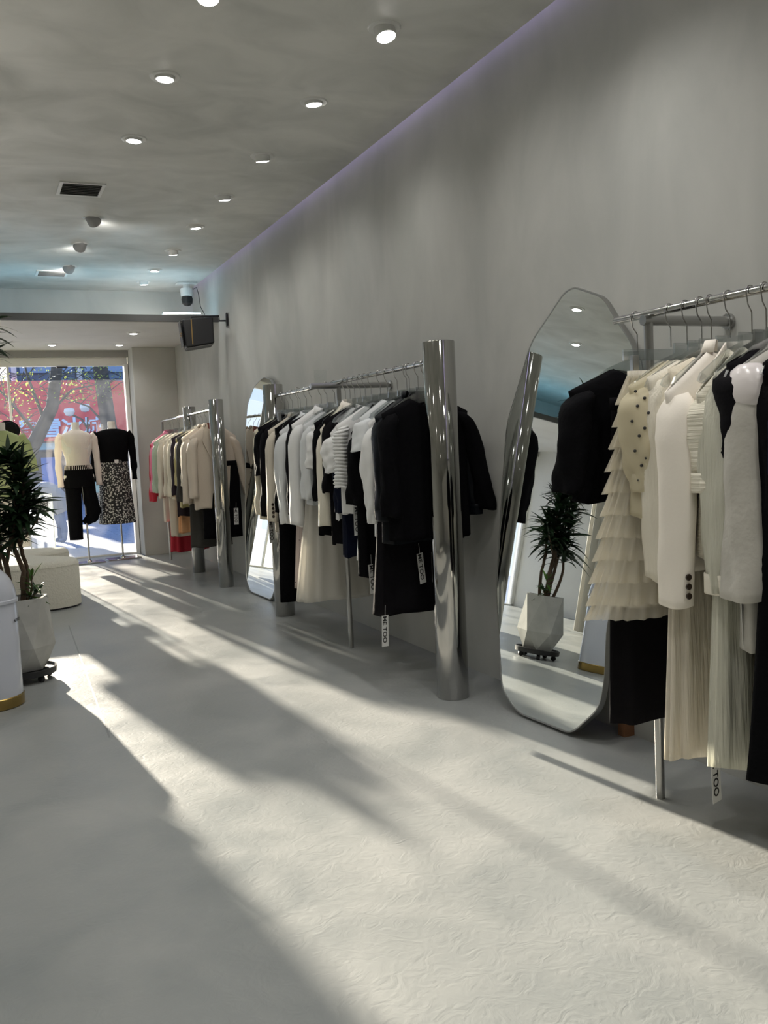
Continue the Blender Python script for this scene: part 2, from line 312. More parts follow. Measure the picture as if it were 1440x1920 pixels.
# out of the frame: some read off the mirror, others added to light the room
for x, y in ((-.55, 6.3), (-.55, 4.9), (-.55, 3.5), (1.7, 2.6), (1.7, 1.2), (.9, 2.0), (-1.4, 7.2), (-1.4, 5.3), (-1.4, 2.5), (.9, 0.2), (-.6, 1.0), (-1.8, .2), (-3.7, 5.5), (-3.7, 7.5)):
    downlight(x, y, CZ, 'round downlight of the mirrored and added rows, left and near side of shop', 'downlights over the rest of the shop', W=LAMP_W*(21 if y < 3 and x > -1 else 4.5 if x > -2 else 8))
for x, y in ((1.62, 9.75), (.25, 10.75), (.9, 10.75), (1.62, 10.75)):
    downlight(x, y, 2.46, {9.75: 'bright downlight in the lowered ceiling, the one nearest the room', 10.75: ''}[y] or {.25: 'downlight in the lowered ceiling over the plant side of the window', .9: 'downlight in the lowered ceiling over the middle of the window', 1.62: 'downlight in the lowered ceiling next to the grey pier'}[x], 'downlights in the lowered ceiling', W=9)
def tilted_spot(y, lab, tx, ty):
    t = thing('swivel_spotlight', lab, 'ceiling light', (.932, y, CZ), 0, 'swung-out spotlights near the window')
    MB().lathe([(.05, .01), (.05, -.004), (.07, -.006), (.073, 0), (.073, .004)], seg=32, cap0=False, cap1=False).build('trim_ring', M_lampw, t)
    mt = Matrix.Translation((0, 0, -.008)) @ Matrix.Rotation(tx, 4, 'X') @ Matrix.Rotation(ty, 4, 'Y')
    c = MB().lathe([(.012, .075), (.035, .06), (.048, .03), (.050, -.03), (.044, -.034)], seg=28, cap1=False).build('swivel_cup', mat('spot_grey', (.30, .30, .30), .5), t); c.data.transform(mt)
    g = MB().lathe([(.043, -.026), (.04, -.028)], seg=28, cap1=True).build('lens', M_glow, t); g.data.transform(mt)
    aim = mt.to_3x3() @ Vector((0, 0, -1)); lamp_light(t, LAMP_W*6, aim, tuple(aim*.09))
tilted_spot(7.005, 'swung-out swivel spotlight with its lit rim showing, nearest the large air vent', R(62), R(-25))
tilted_spot(7.876, 'swivel spotlight swung out with its grey back to us, middle of three', R(68), R(8))
tilted_spot(8.805, 'swivel spotlight swung out with its grey back to us, beside the far air vent', R(70), R(10))
def vent(x0, x1, y0, y1, lab):
    t = thing('air_vent', lab, 'air vent', ((x0+x1)/2, (y0+y1)/2, CZ), 0, 'ceiling air vents'); a = (x1-x0)/2; b = (y1-y0)/2; q = .022
    m_ = MB(); m_.bb((-a, -b, -.008), (a, -b+q, 0)); m_.bb((-a, b-q, -.008), (a, b, 0)); m_.bb((-a, -b+q, -.008), (-a+q, b-q, 0)); m_.bb((a-q, -b+q, -.008), (a, b-q, 0)); m_.build('vent_frame', M_lampw, t)
    MB().bb((-a+q, -b+q, -.002), (a-q, b-q, 0)).build('backing', M_dkpl, t)
    n = 7
    for i in range(n): MB().box((0, -b+q+(i+.5)*(2*b-2*q)/n, -.006), (2*a-2*q, .026, .0015), rx=R(35)).build('slat', mat('slat_grey', (.28, .28, .27), .5) if i == 0 else bpy.data.materials['slat_grey'], t)
vent(.63, .91, 6.12, 6.42, 'square white ceiling air vent, the nearer and larger looking one')
vent(.67, .95, 9.0, 9.27, 'white ceiling air vent just before the lowered ceiling')

# ------------------------------------------------------------------ loudspeaker and camera
t = thing('loudspeaker', 'black wall loudspeaker with an amber strip high on the right wall', 'loudspeaker', (2.03, 8.62, 2.165), R(-8))
MB().prism([(-.13, 0), (.13, .04), (.13, .28), (-.15, .26)], -.13, .15).build('cabinet', M_spk, t, bevel=.012)
MB().prism([(-.155, .02), (-.148, .02), (-.166, .255), (-.173, .255)], -.12, .14).build('grille', M_spk, t, bevel=.003)
MB().bb((-.075, -.134, .03), (-.066, -.129, .26)).build('amber_strip', M_brass, t)
MB().prism([(-.12, -.006), (.12, .03), (.12, .036), (-.12, .0)], -.12, .14).build('underside', M_spkg, t)
for k in (0, 1): MB().bb((-.172, -.1, .13-k*.022), (-.164, -.04, .14-k*.022)).build('gold_mark', M_brass, t)
b = MB(); b.tube([(-.06, 0, .27), (-.06, 0, .30), (.2, 0, .305), (.2, 0, .26), (.26, 0, .26)], .009); b.box((.27, 0, .27), (.012, .06, .12)); b.build('wall_bracket', M_spk, t)
t2 = thing('security_camera', 'white and black dome security camera under the ceiling above the loudspeaker', 'camera', (2.13, 9.45, 2.69))
MB().box((.0, 0, .226), (.2, .12, .018)).tube([(0, 0, .22), (0, 0, .17)], .035, 16).build('mount', M_lampw, t2, bevel=.004)
MB().lathe([(.058, .18), (.062, .17), (.062, .11), (.055, .10)], seg=24).build('housing', M_lampw, t2)
MB().lathe([(.02, .115), (.05, .1), (.058, .07), (.052, .03), (.03, .008), (.002, .002)], seg=24).build('camera_ball', M_spk, t2)
MB().tube([(.06, 0, .17), (.1, -.02, .19), (.12, 0, .13), (.11, -.1, -.02), (.06, -.45, -.14), (.0, -.7, -.22)], .004, 6).build('cable', M_dkpl, t2)

# ------------------------------------------------------------------ steel columns, rails
RX = 1.972
def column(y, r, lab, x=RX+.006):
    o = MB().lathe([(r-.002, 0), (r, .003), (r, 1.647), (r-.003, 1.65), (.0005, 1.648)], seg=64, cap1=False).build('steel_column', M_chrome, loc=(x, y, 0), ang=.9); return tag(o, lab, 'column', 'polished steel columns carrying the rails')
column(3.735, .0745, 'polished steel column right in front of the black jackets, largest in the picture')
column(6.26, .071, 'polished steel column beside the arched far mirror')
column(7.925, .064, 'polished steel column in front of the beige blazers')
column(9.095, .062, 'polished steel column standing half behind the pink and cream clothes', x=2.0)
def rail(y0, y1, leg, lab, cross, leg2=None, z=1.565, x=RX):
    t = thing('clothes_rail', lab, 'clothes rail', (x, leg, 0), 0, 'steel clothes rails along the right wall')
    MB().tube([(0, y0-leg, z), (0, y1-leg, z)], .0125, 16).build('hanging_bar', M_chrome2, t)
    MB().tube([(0, 0, 0), (0, 0, z-.012)], .0145, 16).build('leg', M_brush, t)
    if leg2 is not None: MB().tube([(0, leg2-leg, 0), (0, leg2-leg, z-.012)], .0145, 16).build('leg', M_brush, t)
    if cross: MB().tube([(cross[0]-x, 0, z-.02), (WX-.004-x, 0, z-.02)], .0165, 16).build('cross_bar', M_brush, t); MB().tube([(WX-.012-x, 0, z-.02), (WX-x, 0, z-.02)], .026, 20).build('wall_plate', M_brush, t)
    return t
rail(3.80, 6.2, 4.985, 'middle clothes rail crowded with black and white clothes', (1.80,))
rail(.55, 2.47, 2.31, 'nearest clothes rail holding ivory dresses beside the big mirror', (1.95,), .62)
rail(7.98, 10.40, 10.38, 'far clothes rail with beige blazers and pink tops by the window', None)

# ------------------------------------------------------------------ mirrors
def poly_mirror(name, lab, pts, depth, cat='mirror', chunk=None, sm=2):
    # pts: outline in the mirror's own plane, world coordinates
    P = [Vector(p) for p in pts]
    c = sum(P, Vector())/len(P); nrm = Vector(); 
    for i in range(len(P)): nrm += (P[i]-c).cross(P[(i+1) % len(P)]-c)
    nrm.normalize()
    if nrm.x > 0: nrm = -nrm
    # round corners
    Q = []
    for i in range(len(P)):
        a, b, d = P[i-1], P[i], P[(i+1) % len(P)]; r = min(.05, (a-b).length*.45, (d-b).length*.45); s_ = b+(a-b).normalized()*r; e = b+(d-b).normalized()*r
        for k in range(5): u = k/4; Q.append(s_*(1-u)**2+b*2*u*(1-u)+e*u*u)
    base = Vector((c.x, c.y, 0)); t = thing(name, lab, cat, base)
    n = len(Q)
    g = MB(); off = nrm*.002; g.v = [tuple(q+off-base) for q in Q]; g.f = [tuple(range(n))]; g.build('mirror_glass', M_mirror, t, smooth=False)
    f_ = MB(); rows = []
    for sc_, dn in ((.993, .0), (.993, .004), (1.0, .004), (1.002, 0), (1.002, -depth), (.9, -depth-.002)):
        rows.append([c+(q-c)*sc_+nrm*dn-base for q in Q])
    f_.grid(rows, True, False, True); f_.build('mirror_frame', M_brush, t)
    return t
a, b = R(3.6), R(6.7); nv = Vector((-math.cos(a)*math.cos(b), -math.sin(a)*math.cos(b), math.sin(b))); p0 = Vector((2.105, 3, 0))
yz = [(3.122, 1.798), (2.936, 1.727), (2.875, 1.65), (2.754, 1.522), (2.68, 1.291), (2.68, 1.018), (2.733, .719), (2.796, .458), (2.788, .268), (2.806, .15), (2.959, .012), (3.32, .012), (3.443, .091), (3.531, .513), (3.534, .964), (3.531, 1.255), (3.388, 1.605), (3.181, 1.785)]
def onpl(y, z, n, p): return ((p.x*n.x+p.y*n.y+p.z*n.z)-y*n.y-z*n.z)/n.x
mir = poly_mirror('standing_mirror', 'large irregular many-sided mirror leaning on the wall beside the nearest rail', [(onpl(y, z, nv, p0)-.02, y, z) for y, z in yz], .022)
MB().box((.10, -.19, .05), (.06, .04, .10)).build('foot_block', M_wood, mir)
nv2 = Vector((-1, -.03, .12)).normalized(); q0 = Vector((2.06, 7.1, 0))
arch = [(6.88, .012), (7.42, .012), (7.55, .10), (7.66, .5), (7.74, .95), (7.82, 1.4), (7.80, 1.6), (7.64, 1.74), (7.40, 1.80), (7.2, 1.76), (7.05, 1.65), (6.92, 1.45), (6.85, 1.1), (6.80, .5), (6.80, .14)]
poly_mirror('standing_mirror', 'far arched leaning mirror reflecting the bright window, beside a steel column', [(onpl(y, z, nv2, q0), y, z) for y, z in arch], .02)

# ------------------------------------------------------------------ garments
def fold(th, t, amp, n, ph): return amp*(t**1.2)*(math.sin(n*th+ph)+.5*math.sin((n*1.7)*th+ph*2.3+t*2))
def make_hanger(y, lab, style='top', x=RX, yawd=0, m=None, mb=None):
    t = thing('clothes_hanger', lab, 'hanger', (x, y, 1.40), R(yawd), 'hangers on the rails')
    z = .165; pts = []
    for k in range(11):
        an = R(-35)+k*R(235)/10; pts.append((.0165*math.cos(an), 0, z+.0165*math.sin(an)))
    pts += [(-.010, 0, z-.035), (.004, 0, z-.055), (.004, 0, .05)]
    MB().tube(pts, .0019, 6).build('hook', M_wire, t)
    if style == 'top':
        P = [(-.045, .055), (.045, .055), (.047, .025), (.10, .005), (.19, -.055), (.20, -.075), (.185, -.082), (.10, -.035), (.03, -.02), (0, -.012), (-.03, -.02), (-.10, -.035), (-.185, -.082), (-.20, -.075), (-.19, -.055), (-.10, .005), (-.047, .025)]
        MB().prism(P, -.004, .004).build('hanger_body', mb or M_acr, t, smooth=False)
    else:
        MB().bb((-.17, -.004, .012), (.17, .004, .045)).build('hanger_body', M_acr, t, smooth=False)
        for s in (-1, 1): MB().box((s*.13, 0, 0), (.022, .018, .055)).build('clip', M_brush, t, bevel=.002)
    return t
def cut16(s_):
    w_ = s_.split()[:16]
    while w_[-1].strip(',') in ('of', 'the', 'a', 'and', 'with', 'on', 'in', 'to', 'beside', 'behind', 'between', 'at', 'under', 'its', 'from', 'over', 'whose'): w_.pop()
    return ' '.join(w_).strip(',')
def rings(fn, nt, n): return [[fn(i/(nt-1), j*TAU/n) for j in range(n)] for i in range(nt)]
def tagcard(parent, loc, rz=0, ry=0, size=(.043, .15), txt='ME TOO', m=None):
    c = MB().box((0, 0, -size[1]/2), (size[0], .0012, size[1])).build('price_tag', m or M_tag, parent); c.location = loc; c.rotation_euler = (0, ry, rz); c['label'] = 'white printed price tag'
    st = MB().tube([(0, 0, 0), (.002, 0, .05)], .0007, 5).build('tag_string', M_tag, c)
    mt = Matrix.Translation((-.004, -.0012, -size[1]*.45)) @ Matrix.Rotation(R(90), 4, 'Y') @ UPR
    text_mesh('printed_letters', txt, .034, M_ink, c, mt, ext=.0003, bold=.0006)
    mt = Matrix.Translation((.014, -.0012, -size[1]*.62)) @ Matrix.Rotation(R(90), 4, 'Y') @ UPR
    return c
def garment(name, short, cat, y, m, sw=.215, zs=1.325, zn=1.405, hem=.8, hwm=None, hwh=None, dp=.034, dh=.045, slv=.75, sr0=.06, sr1=.045, sx=.02, puff=0, flare=0, ms=None, collar=None, mc=None, buttons=0, tg=None, yawd=None, folds=.009, nf=6, x=RX, neckw=.075, cuff=None, group=None, hanger='clear', sleeves=True, vdrop=.05, seed=None, dots=0, ruff=0, yoke=None, sxr=None):
    rd = random.Random(seed if seed is not None else int(y*1000)); yw = rd.uniform(-5, 5) if yawd is None else yawd
    t = thing(name, short, cat, (x, y, hem), R(yw), group)
    hwm = hwm or sw*.92; hwh = hwh or hwm*1.02; ph = rd.uniform(0, 6); N = 44; NT = 30
    def bd(t_, th):
        c, s = math.cos(th), math.sin(th); cc = math.copysign(abs(c)**.8, c)
        if t_ < .18: hw = sw*(1-.0*t_)+(hwm-sw)*(t_/.18)
        else: hw = hwm+(hwh-hwm)*((t_-.18)/.82)**1.2
        xx = cc*hw; zt = zs+(zn-zs)*max(0, 1-max(0, abs(xx)-neckw)/(sw-neckw))**1.0
        d = .010+(dp-.010)*min(1, t_/.12)**.6+(dh-dp)*t_
        if abs(xx) < neckw and t_ < .12:
            u = 1-abs(xx)/neckw; zt -= (vdrop if s < 0 else vdrop*.25)*u**.7*(1-t_/.12); d = max(d, .02+.018*u)
        zz = zt*(1-t_)+hem*t_
        if t_ > .97: zz += .006*math.sin(4*th+ph)
        yy = math.copysign(abs(s)**.75, s)*d
        k = fold(th, t_, folds, nf, ph)
        return (xx+k*.8*c, yy+k*(1 if s > 0 else 1.2), zz-hem)
    MB().grid(rings(bd, NT, N)).build('bodice', m, t, sol=.003, ang=2.5)
    ms = ms or m
    if sleeves:
        for sd in (-1, 1):
            L = (zs-slv); rows = []; n2 = 22; NS_ = 90 if ruff else 26; e = (sxr if (sxr is not None and sd > 0) else sx); wob = rd.uniform(-.012, .012)
            for i in range(NS_):
                u = i/(NS_-1); cx = sd*(sw-.042+.022*min(1, u*5)+e*u); cz = zs-.005-u*L+ (.0 if u > .06 else -.0)
                cy = wob*math.sin(u*4)-.012*u; r = sr0+(sr1-sr0)*u; r *= min(1, .35+u*9)**.6
                if puff: r += puff*math.sin(PI*min(1, u/.92))**.8
                if flare: r += flare*max(0, (u-.4)/.6)**1.3
                if ruff: r += ruff*(.5+.5*math.sin(u*110))
                row = []
                for j in range(n2):
                    th = j*TAU/n2; k = (folds*.9*math.sin(3*th+ph+u*4)+folds*.6*math.sin(5*th-u*9+ph))*u**.7+folds*.35*math.sin(u*23+2*th+ph)*u
                    sh = (.018 if u < .05 else 0)
                    row.append((cx+(r*.62+k)*math.cos(th), cy+(r*.95+k)*math.sin(th), cz-hem+(.25*(cx*sd-sw+.04-(r*.62)*sd*math.cos(th)) if u < .12 else 0)+.004*math.sin(2*th+ph)*u))
                rows.append(row)
            sb = MB().grid(rows, True, True, False).build('sleeve', ms, t, sol=.003, ang=2.5)
            if cuff:
                cz = slv-hem; cx = sd*(sw-.02+e); r = sr1*1.05+flare
                MB().grid([[(cx+r*.66*math.cos(q*TAU/20), -.012+r*math.sin(q*TAU/20), cz+h) for q in range(20)] for h in (.045, .03, .0, -.008)], True).build('cuff', cuff if cuff is not True else ms, t, sol=.004, ang=2)
            if buttons and sd < 0:
                for q in range(buttons):
                    MB().lathe([(.0005, -.003), (.0085, -.003), (.0095, 0), (.0085, .003)], seg=14).build('button', M_button, t).matrix_local = Matrix.Translation((sd*(sw-.02+e)-.012, -.012-(sr1+flare)*.97, slv+.03+q*.026-hem)) @ Matrix.Rotation(R(90), 4, 'X')
    mc = mc or m
    if collar == 'shirt':
        rows = []
        for i, (rr_, h) in enumerate(((.072, -.028), (.064, .012), (.070, .026), (.082, .008), (.092, -.022))):
            rows.append([(rr_*math.sin(a_)*1.0, -rr_*.72*math.cos(a_)*(-1)+.0-.012*(i > 3), zn-hem+h-.03*(abs(a_)/2.5)**2*(1 if i > 1 else .6)) for a_ in [R(-150)+k*R(300)/18 for k in range(19)]])
        MB().grid(rows, False).build('collar', mc, t, sol=.003, ang=2)
        MB().bb((-.014, -dp-.012, 0), (.014, -dp-.008, 0)).v
    elif collar == 'lapel':
        for sd in (-1, 1):
            P = [(sd*.055, zn+.012), (sd*.095, zn-.035), (sd*.105, zn-.11), (sd*.12, zn-.115), (sd*.085, zn-.20), (sd*.012, zn-.36), (sd*.008, zn-.32), (sd*.05, zn-.12)]
            MB().prism([(p[0], p[1]-hem) for p in P], -dp-.018, -dp-.010).build('lapel', mc, t, bevel=.002)
        rows = [[(rr_*math.sin(a_), rr_*.6*math.cos(a_), zn-hem+h) for a_ in [R(-120)+k*R(240)/14 for k in range(15)]] for rr_, h in ((.07, -.01), (.066, .02), (.076, .022), (.09, -.012))]
        MB().grid(rows, False).build('collar', mc, t, sol=.003, ang=2)
        for q in (0, 1): MB().lathe([(.0005, -.003), (.011, -.003), (.012, 0), (.011, .003)], seg=14).build('button', M_button, t).matrix_local = Matrix.Translation((.0, -dp-.02, zn-.40-q*.11-hem)) @ Matrix.Rotation(R(90), 4, 'X')
    elif collar == 'round':
        MB().grid([[((neckw+.008)*math.cos(q*TAU/24)*s_, .045*math.sin(q*TAU/24)*s_, zn-hem+h-(.04*max(0, -math.sin(q*TAU/24)))) for q in range(24)] for s_, h in ((1.08, -.018), (1.0, .002), (.93, -.004))], True).build('neckband', mc, t, sol=.004, ang=2)
    elif collar == 'bow':
        b_ = MB()
        for sd in (-1, 1): b_.grid([[(sd*(.015+u*.07), -dp-.03-.015*math.sin(u*PI)+.012*math.sin(v*TAU), zn-hem-.03+(.012+.03*u)*math.cos(v*TAU)) for v in [k/12 for k in range(12)]] for u in [k/5 for k in range(6)]], True, True, True)
        b_.build('bow', mc, t)
    if yoke:
        for sd in (-1, 1): MB().lathe([(.001, .068), (.025, .064), (.042, .05), (.053, .02), (.055, -.01), (.050, -.035), (.040, -.045)], seg=24, cap0=False, cap1=False).build('satin_shoulder', yoke, t, sol=.002, ang=2).matrix_local = Matrix.Translation((sd*(sw-.034), -.004, zs-.055-hem)) @ Matrix.Diagonal((.92, 1.22, 1, 1))
    if dots:
        for q in range(dots):
            u = (q+.5)/dots; r_ = (sr0+(sr1-sr0)*u+puff*math.sin(PI*min(1, u/.92))**.8); dx = (-.92, -.5, -.75, -.2)[q % 4]*r_*.62
            cx = -(sw-.042+.022*min(1, u*5)+sx*u); yy = -.012*u-r_*.95*math.sqrt(1-(dx/(r_*.62))**2)-.002
            MB().lathe([(.0004, -.005), (.0034, -.0036), (.0048, 0), (.0034, .0036), (.0004, .005)], seg=12).build('dot', M_ink, t).matrix_local = Matrix.Translation((cx+dx, yy, zs-.005-u*(zs-slv)-hem)) @ Matrix.Rotation(R(90), 4, 'X')
    if tg:
        for (tx, ty, tz) in tg: tagcard(t, (tx, ty, tz-hem), rz=rd.uniform(-.2, .5), ry=rd.uniform(-.2, .1))
    if hanger == 'clear': make_hanger(y, cut16('clear hanger of the '+short), x=x, yawd=yw)
    elif hanger: make_hanger(y, cut16('glossy brown hanger of the '+short), x=x, yawd=yw, mb=hanger)
    return t
def skirt(name, short, cat, y, m, zt=1.385, hem=.3, w0=.14, w1=.25, d0=.02, d1=.07, folds=.012, nf=9, x=RX, tiers=0, lining=None, yawd=3, band=.03, tg=None, hang=True, mband=None, rows=30):
    t = thing(name, short, cat, (x, y, hem), R(yawd)); ph = y*7; N = 72
    def f1(za, zb, wa, wb, da, db, am, n_=None):
        def g(u, th):
            c, s = math.cos(th), math.sin(th); k = am*(.25+.75*u)*(math.sin((n_ or nf)*th+ph)+.45*math.sin((n_ or nf)*1.6*th+ph*2+u))
            return (c*(wa+(wb-wa)*u)+k*c, s*(da+(db-da)*u)+k*s, za+(zb-za)*u-hem+.004*math.sin(5*th+ph)*u)
        return g
    if tiers:
        H = zt-hem
        for i in range(tiers):
            u0 = (i/tiers)**1.0; u1 = min(1, (i+1.35)/tiers); za = zt-H*u0; zb = zt-H*u1; wa = w0+(w1-w0)*u0; wb = w0+(w1-w0)*u1+.022; da = d0+(d1-d0)*u0; db = d0+(d1-d0)*u1+.014
            MB().grid(rings(f1(za, zb, wa, wb, da, db, .010, 26+i), 8, 160)).build('tier', m, t, ang=2.5)
    else: MB().grid(rings(f1(zt, hem, w0, w1, d0, d1, folds), rows, N)).build('skirt_panel', m, t, sol=.002, ang=2.5)
    if lining: MB().grid(rings(f1(zt, hem+.03, w0*.96, w1*.85, d0*.9, d1*.7, folds*.4), 16, 48)).build('lining', lining, t, ang=2.5)
    MB().grid([[((w0+.004)*math.cos(q*TAU/32), (d0+.004)*math.sin(q*TAU/32), zt-hem+h) for q in range(32)] for h in (.006, -band)], True).build('waistband', mband or m, t, sol=.004)
    if tg:
        for p in tg: tagcard(t, (p[0], p[1], p[2]-hem), rz=.2, ry=-.05)
    if hang: make_hanger(y, cut16('clear clip hanger of the '+short), 'clip', x=x, yawd=yawd)
    return t
def trousers(name, short, y, m, zt=1.3, hem=.3, x=RX, w0=.17, lw=.085, yawd=4, hang=True):
    t = thing(name, short, 'trousers', (x, y, hem), R(yawd))
    for sd in (-1, 1):
        MB().grid([[(sd*(w0*.5+.01*u)+(w0*.5*(1-u)+lw*u+.004*math.sin(3*q+u*5))*math.cos(q), (.022+.02*u)*math.sin(q), zt+(hem-zt)*u-hem) for q in [k*TAU/24 for k in range(24)]] for u in [k/14 for k in range(15)]], True).build('trouser_leg', m, t, sol=.002, ang=2)
    MB().grid([[((w0+.004)*math.cos(q*TAU/32), .028*math.sin(q*TAU/32), zt-hem+h) for q in range(32)] for h in (.01, -.035)], True).build('waistband', m, t, sol=.004)
    if hang: make_hanger(y, cut16('clear clip hanger of the '+short), 'clip', x=x, yawd=yawd)
    return t

# --- nearest rail (right edge), far to near
garment('cardigan', 'short black cardigan hanging at the mirror end of the nearest rail', 'cardigan', 2.37, M_black, hem=.98, slv=1.02, sr0=.075, sr1=.07, sx=.03, yawd=-14, sw=.235, zs=1.335, folds=.008)
skirt('straight_skirt', 'long straight black skirt reaching low behind the tiered net skirt', 'skirt', 2.30, M_black2, zt=1.30, hem=.285, w0=.16, w1=.2, d1=.05, folds=.005, yawd=0, hang=False)
skirt('tiered_skirt', 'ivory net skirt of many ruffled tiers beside the mirror', 'skirt', 2.215, M_tulle, zt=1.375, hem=.64, w0=.15, w1=.30, d0=.022, d1=.062, tiers=11, lining=M_tulle2, mband=M_ivory2, yawd=-4)
garment('blouse', 'sheer cream blouse with small black dots and ruffled cuffs', 'blouse', 2.145, M_dotsheer, hem=.95, slv=1.03, sr0=.055, sr1=.035, puff=.022, dots=14, folds=.008, cuff=M_dotsheer, sx=-.01, zs=1.33)
garment('cardigan', 'long smooth ivory cardigan behind the ivory blazer', 'cardigan', 2.085, M_ivory2, hem=.76, slv=.78, sr0=.058, sr1=.055, folds=.005, sx=.0, zs=1.35, sw=.19)
garment('dress', 'thin cream dress with pointed elbow sleeve between cardigan and blazer', 'dress', 2.045, M_cream, hem=.60, slv=.95, sr0=.055, sr1=.06, flare=.02, sw=.17, zs=1.37, sx=-.01)
skirt('pleated_skirt', 'long crinkled ivory skirt with frilled hem, lowest of the ivory pieces', 'skirt', 2.03, M_pleat, zt=1.30, hem=.255, w0=.15, w1=.215, d0=.022, d1=.045, folds=.007, nf=13, yawd=2, hang=False, tg=[(-.09, -.055, .27)])
garment('blazer', 'ivory blazer with three dark sleeve buttons', 'blazer', 1.975, M_ivory, hem=.80, slv=.715, sr0=.068, sr1=.06, sw=.225, zs=1.30, zn=1.42, collar='lapel', buttons=3, sx=.0, folds=.003, yawd=-3)
garment('jumper', 'cream jumper with finely ribbed straight sleeve', 'jumper', 1.895, M_rib, hem=.85, slv=1.035, sr0=.05, sr1=.048, sw=.205, zs=1.29, sx=.0, collar='round', cuff=True, yawd=2)
garment('dress', 'pale greenish ivory crinkled dress with gathered cuff and hem', 'dress', 1.845, M_pleat2, hem=.29, slv=.77, sr0=.045, sr1=.05, puff=.018, sw=.195, zs=1.34, hwm=.185, hwh=.22, dh=.05, folds=.008, nf=12, collar='round', cuff=M_ivory2, tg=[(-.175, -.06, .77)], yawd=4)
garment('top', 'short sleeved black top between two ivory pieces on the nearest rail', 'top', 1.80, M_black2, hem=.82, slv=1.08, sr0=.075, sr1=.062, sw=.19, zs=1.36, sx=-.0, folds=.006, yawd=2)
garment('coat', 'greige long sleeved coat with shiny pale satin shoulders', 'coat', 1.74, M_grey_sat, hem=.62, slv=.765, sr0=.056, sr1=.062, flare=.012, sw=.195, zs=1.345, sx=.02, folds=.006, mc=M_satin, collar='lapel', yawd=-4, yoke=M_satin)
garment('dress', 'long black dress at the right edge of the picture', 'dress', 1.675, M_black, hem=.31, slv=.75, sw=.19, zs=1.35, sr0=.05, sr1=.045, hwh=.255, dh=.05, sx=.0, yawd=0)
nf_ = garment('cardigan', 'navy fringed cardigan in front of the long black dress', 'cardigan', 1.62, M_navy, hem=.62, slv=.64, sw=.20, zs=1.35, sr0=.055, sr1=.06, sx=.0)
fg = MB()
for k in range(16): fg.tube([(-.235+k*.007, -.075-.01*math.sin(k), .22), (-.24+k*.007+.004*math.sin(k*2), -.08, .12), (-.238+k*.007, -.075, .02+.02*math.sin(k*3))], .002, 5)
fg.build('fringe', M_navy, nf_)
# --- middle rail, far to near
garment('cardigan', 'cream cardigan at the far end of the middle rail', 'cardigan', 6.04, M_cream, hem=.72, slv=.76, sr0=.06, sr1=.05, sx=-.0, tg=[(-.15, -.05, .71)])
garment('top', 'black elbow sleeved top next to the far cream cardigan', 'top', 5.93, M_black, hem=.75, slv=1.03, sr0=.065, sr1=.06, zs=1.34)
garment('blazer', 'black blazer squeezed behind the beige button-sleeve blazer', 'blazer', 5.84, M_black2, hem=.74, slv=.76, zs=1.34, sr0=.06, sr1=.05, collar='lapel')
trousers('trousers', 'wide long black trousers hanging low beside the far column', 5.60, M_black, zt=1.32, hem=.215, w0=.16, lw=.10, x=1.93)
garment('blazer', 'beige blazer with four small dark sleeve buttons on the middle rail', 'blazer', 5.68, M_beige2, hem=.66, slv=.735, sr0=.064, sr1=.058, zs=1.315, collar='lapel', buttons=4, sw=.22, folds=.003)
garment('jumper', 'thin black jumper between the beige blazer and pale grey shirt', 'jumper', 5.56, M_black, hem=.80, slv=.8, sr0=.05, sr1=.045)
garment('shirt', 'pale grey shirt with drooping caped shoulder', 'shirt', 5.46, M_white2, hem=.76, slv=.735, sr0=.075, sr1=.04, puff=.015, folds=.012, sw=.22, zs=1.30, collar='shirt')
skirt('lace_skirt', 'narrow mauve grey lace skirt beside the black trousers', 'skirt', 5.37, M_lace, zt=1.1, hem=.33, w0=.14, w1=.2, folds=.008, hang=False)
garment('jumper', 'black jumper behind the big collared white shirt', 'jumper', 5.29, M_black2, hem=.78, slv=.8, zs=1.35, sr0=.055)
garment('shirt', 'white long sleeved shirt with a large upright collar', 'shirt', 5.19, M_white, hem=.72, slv=.745, sr0=.066, sr1=.062, collar='shirt', mc=M_white, zs=1.335, zn=1.43, sw=.222, folds=.004, tg=[(-.10, -.05, .80)], yawd=-6)
skirt('tulle_skirt', 'full white net skirt hanging below the middle rail', 'skirt', 5.14, M_tulle2, zt=1.02, hem=.285, w0=.16, w1=.27, d0=.03, d1=.10, folds=.010, nf=16, lining=M_white, yawd=0, hang=False)
garment('shirt', 'greyish white blouse half hidden by the big collared shirt', 'shirt', 5.06, M_white2, hem=.86, slv=.9, sr0=.05, sw=.20)
garment('blouse', 'white short sleeved blouse with black neck trim', 'blouse', 4.89, M_white, hem=.92, slv=1.08, sr0=.07, sr1=.058, zs=1.305, collar='round', mc=M_black)
garment('jumper', 'black jumper whose rounded hem shows over the net skirt', 'jumper', 4.82, M_black, hem=.70, slv=.9, zs=1.33, sr0=.05, hwh=.22)
garment('jacket', 'ivory jacket with a raised collar in the middle of the middle rail', 'jacket', 4.75, M_ivory2, hem=.78, slv=.765, sr0=.066, sr1=.058, zs=1.29, zn=1.43, collar='shirt', mc=M_ivory, sw=.215, folds=.004)
garment('top', 'black top just behind the spotted-bow blouse', 'top', 4.67, M_black2, hem=.66, slv=.95, zs=1.34, sr0=.055)
garment('blouse', 'white puff sleeved blouse with a black and white spotted bow', 'blouse', 4.60, M_white, hem=.80, slv=1.06, sr0=.06, sr1=.06, puff=.022, zs=1.265, collar='bow', mc=M_bow, folds=.012)
garment('top', 'navy short sleeved top between spotted-bow and ruffled blouses', 'top', 4.52, M_navy, hem=.60, slv=.85, sw=.20, zs=1.255, sr0=.06, sr1=.05)
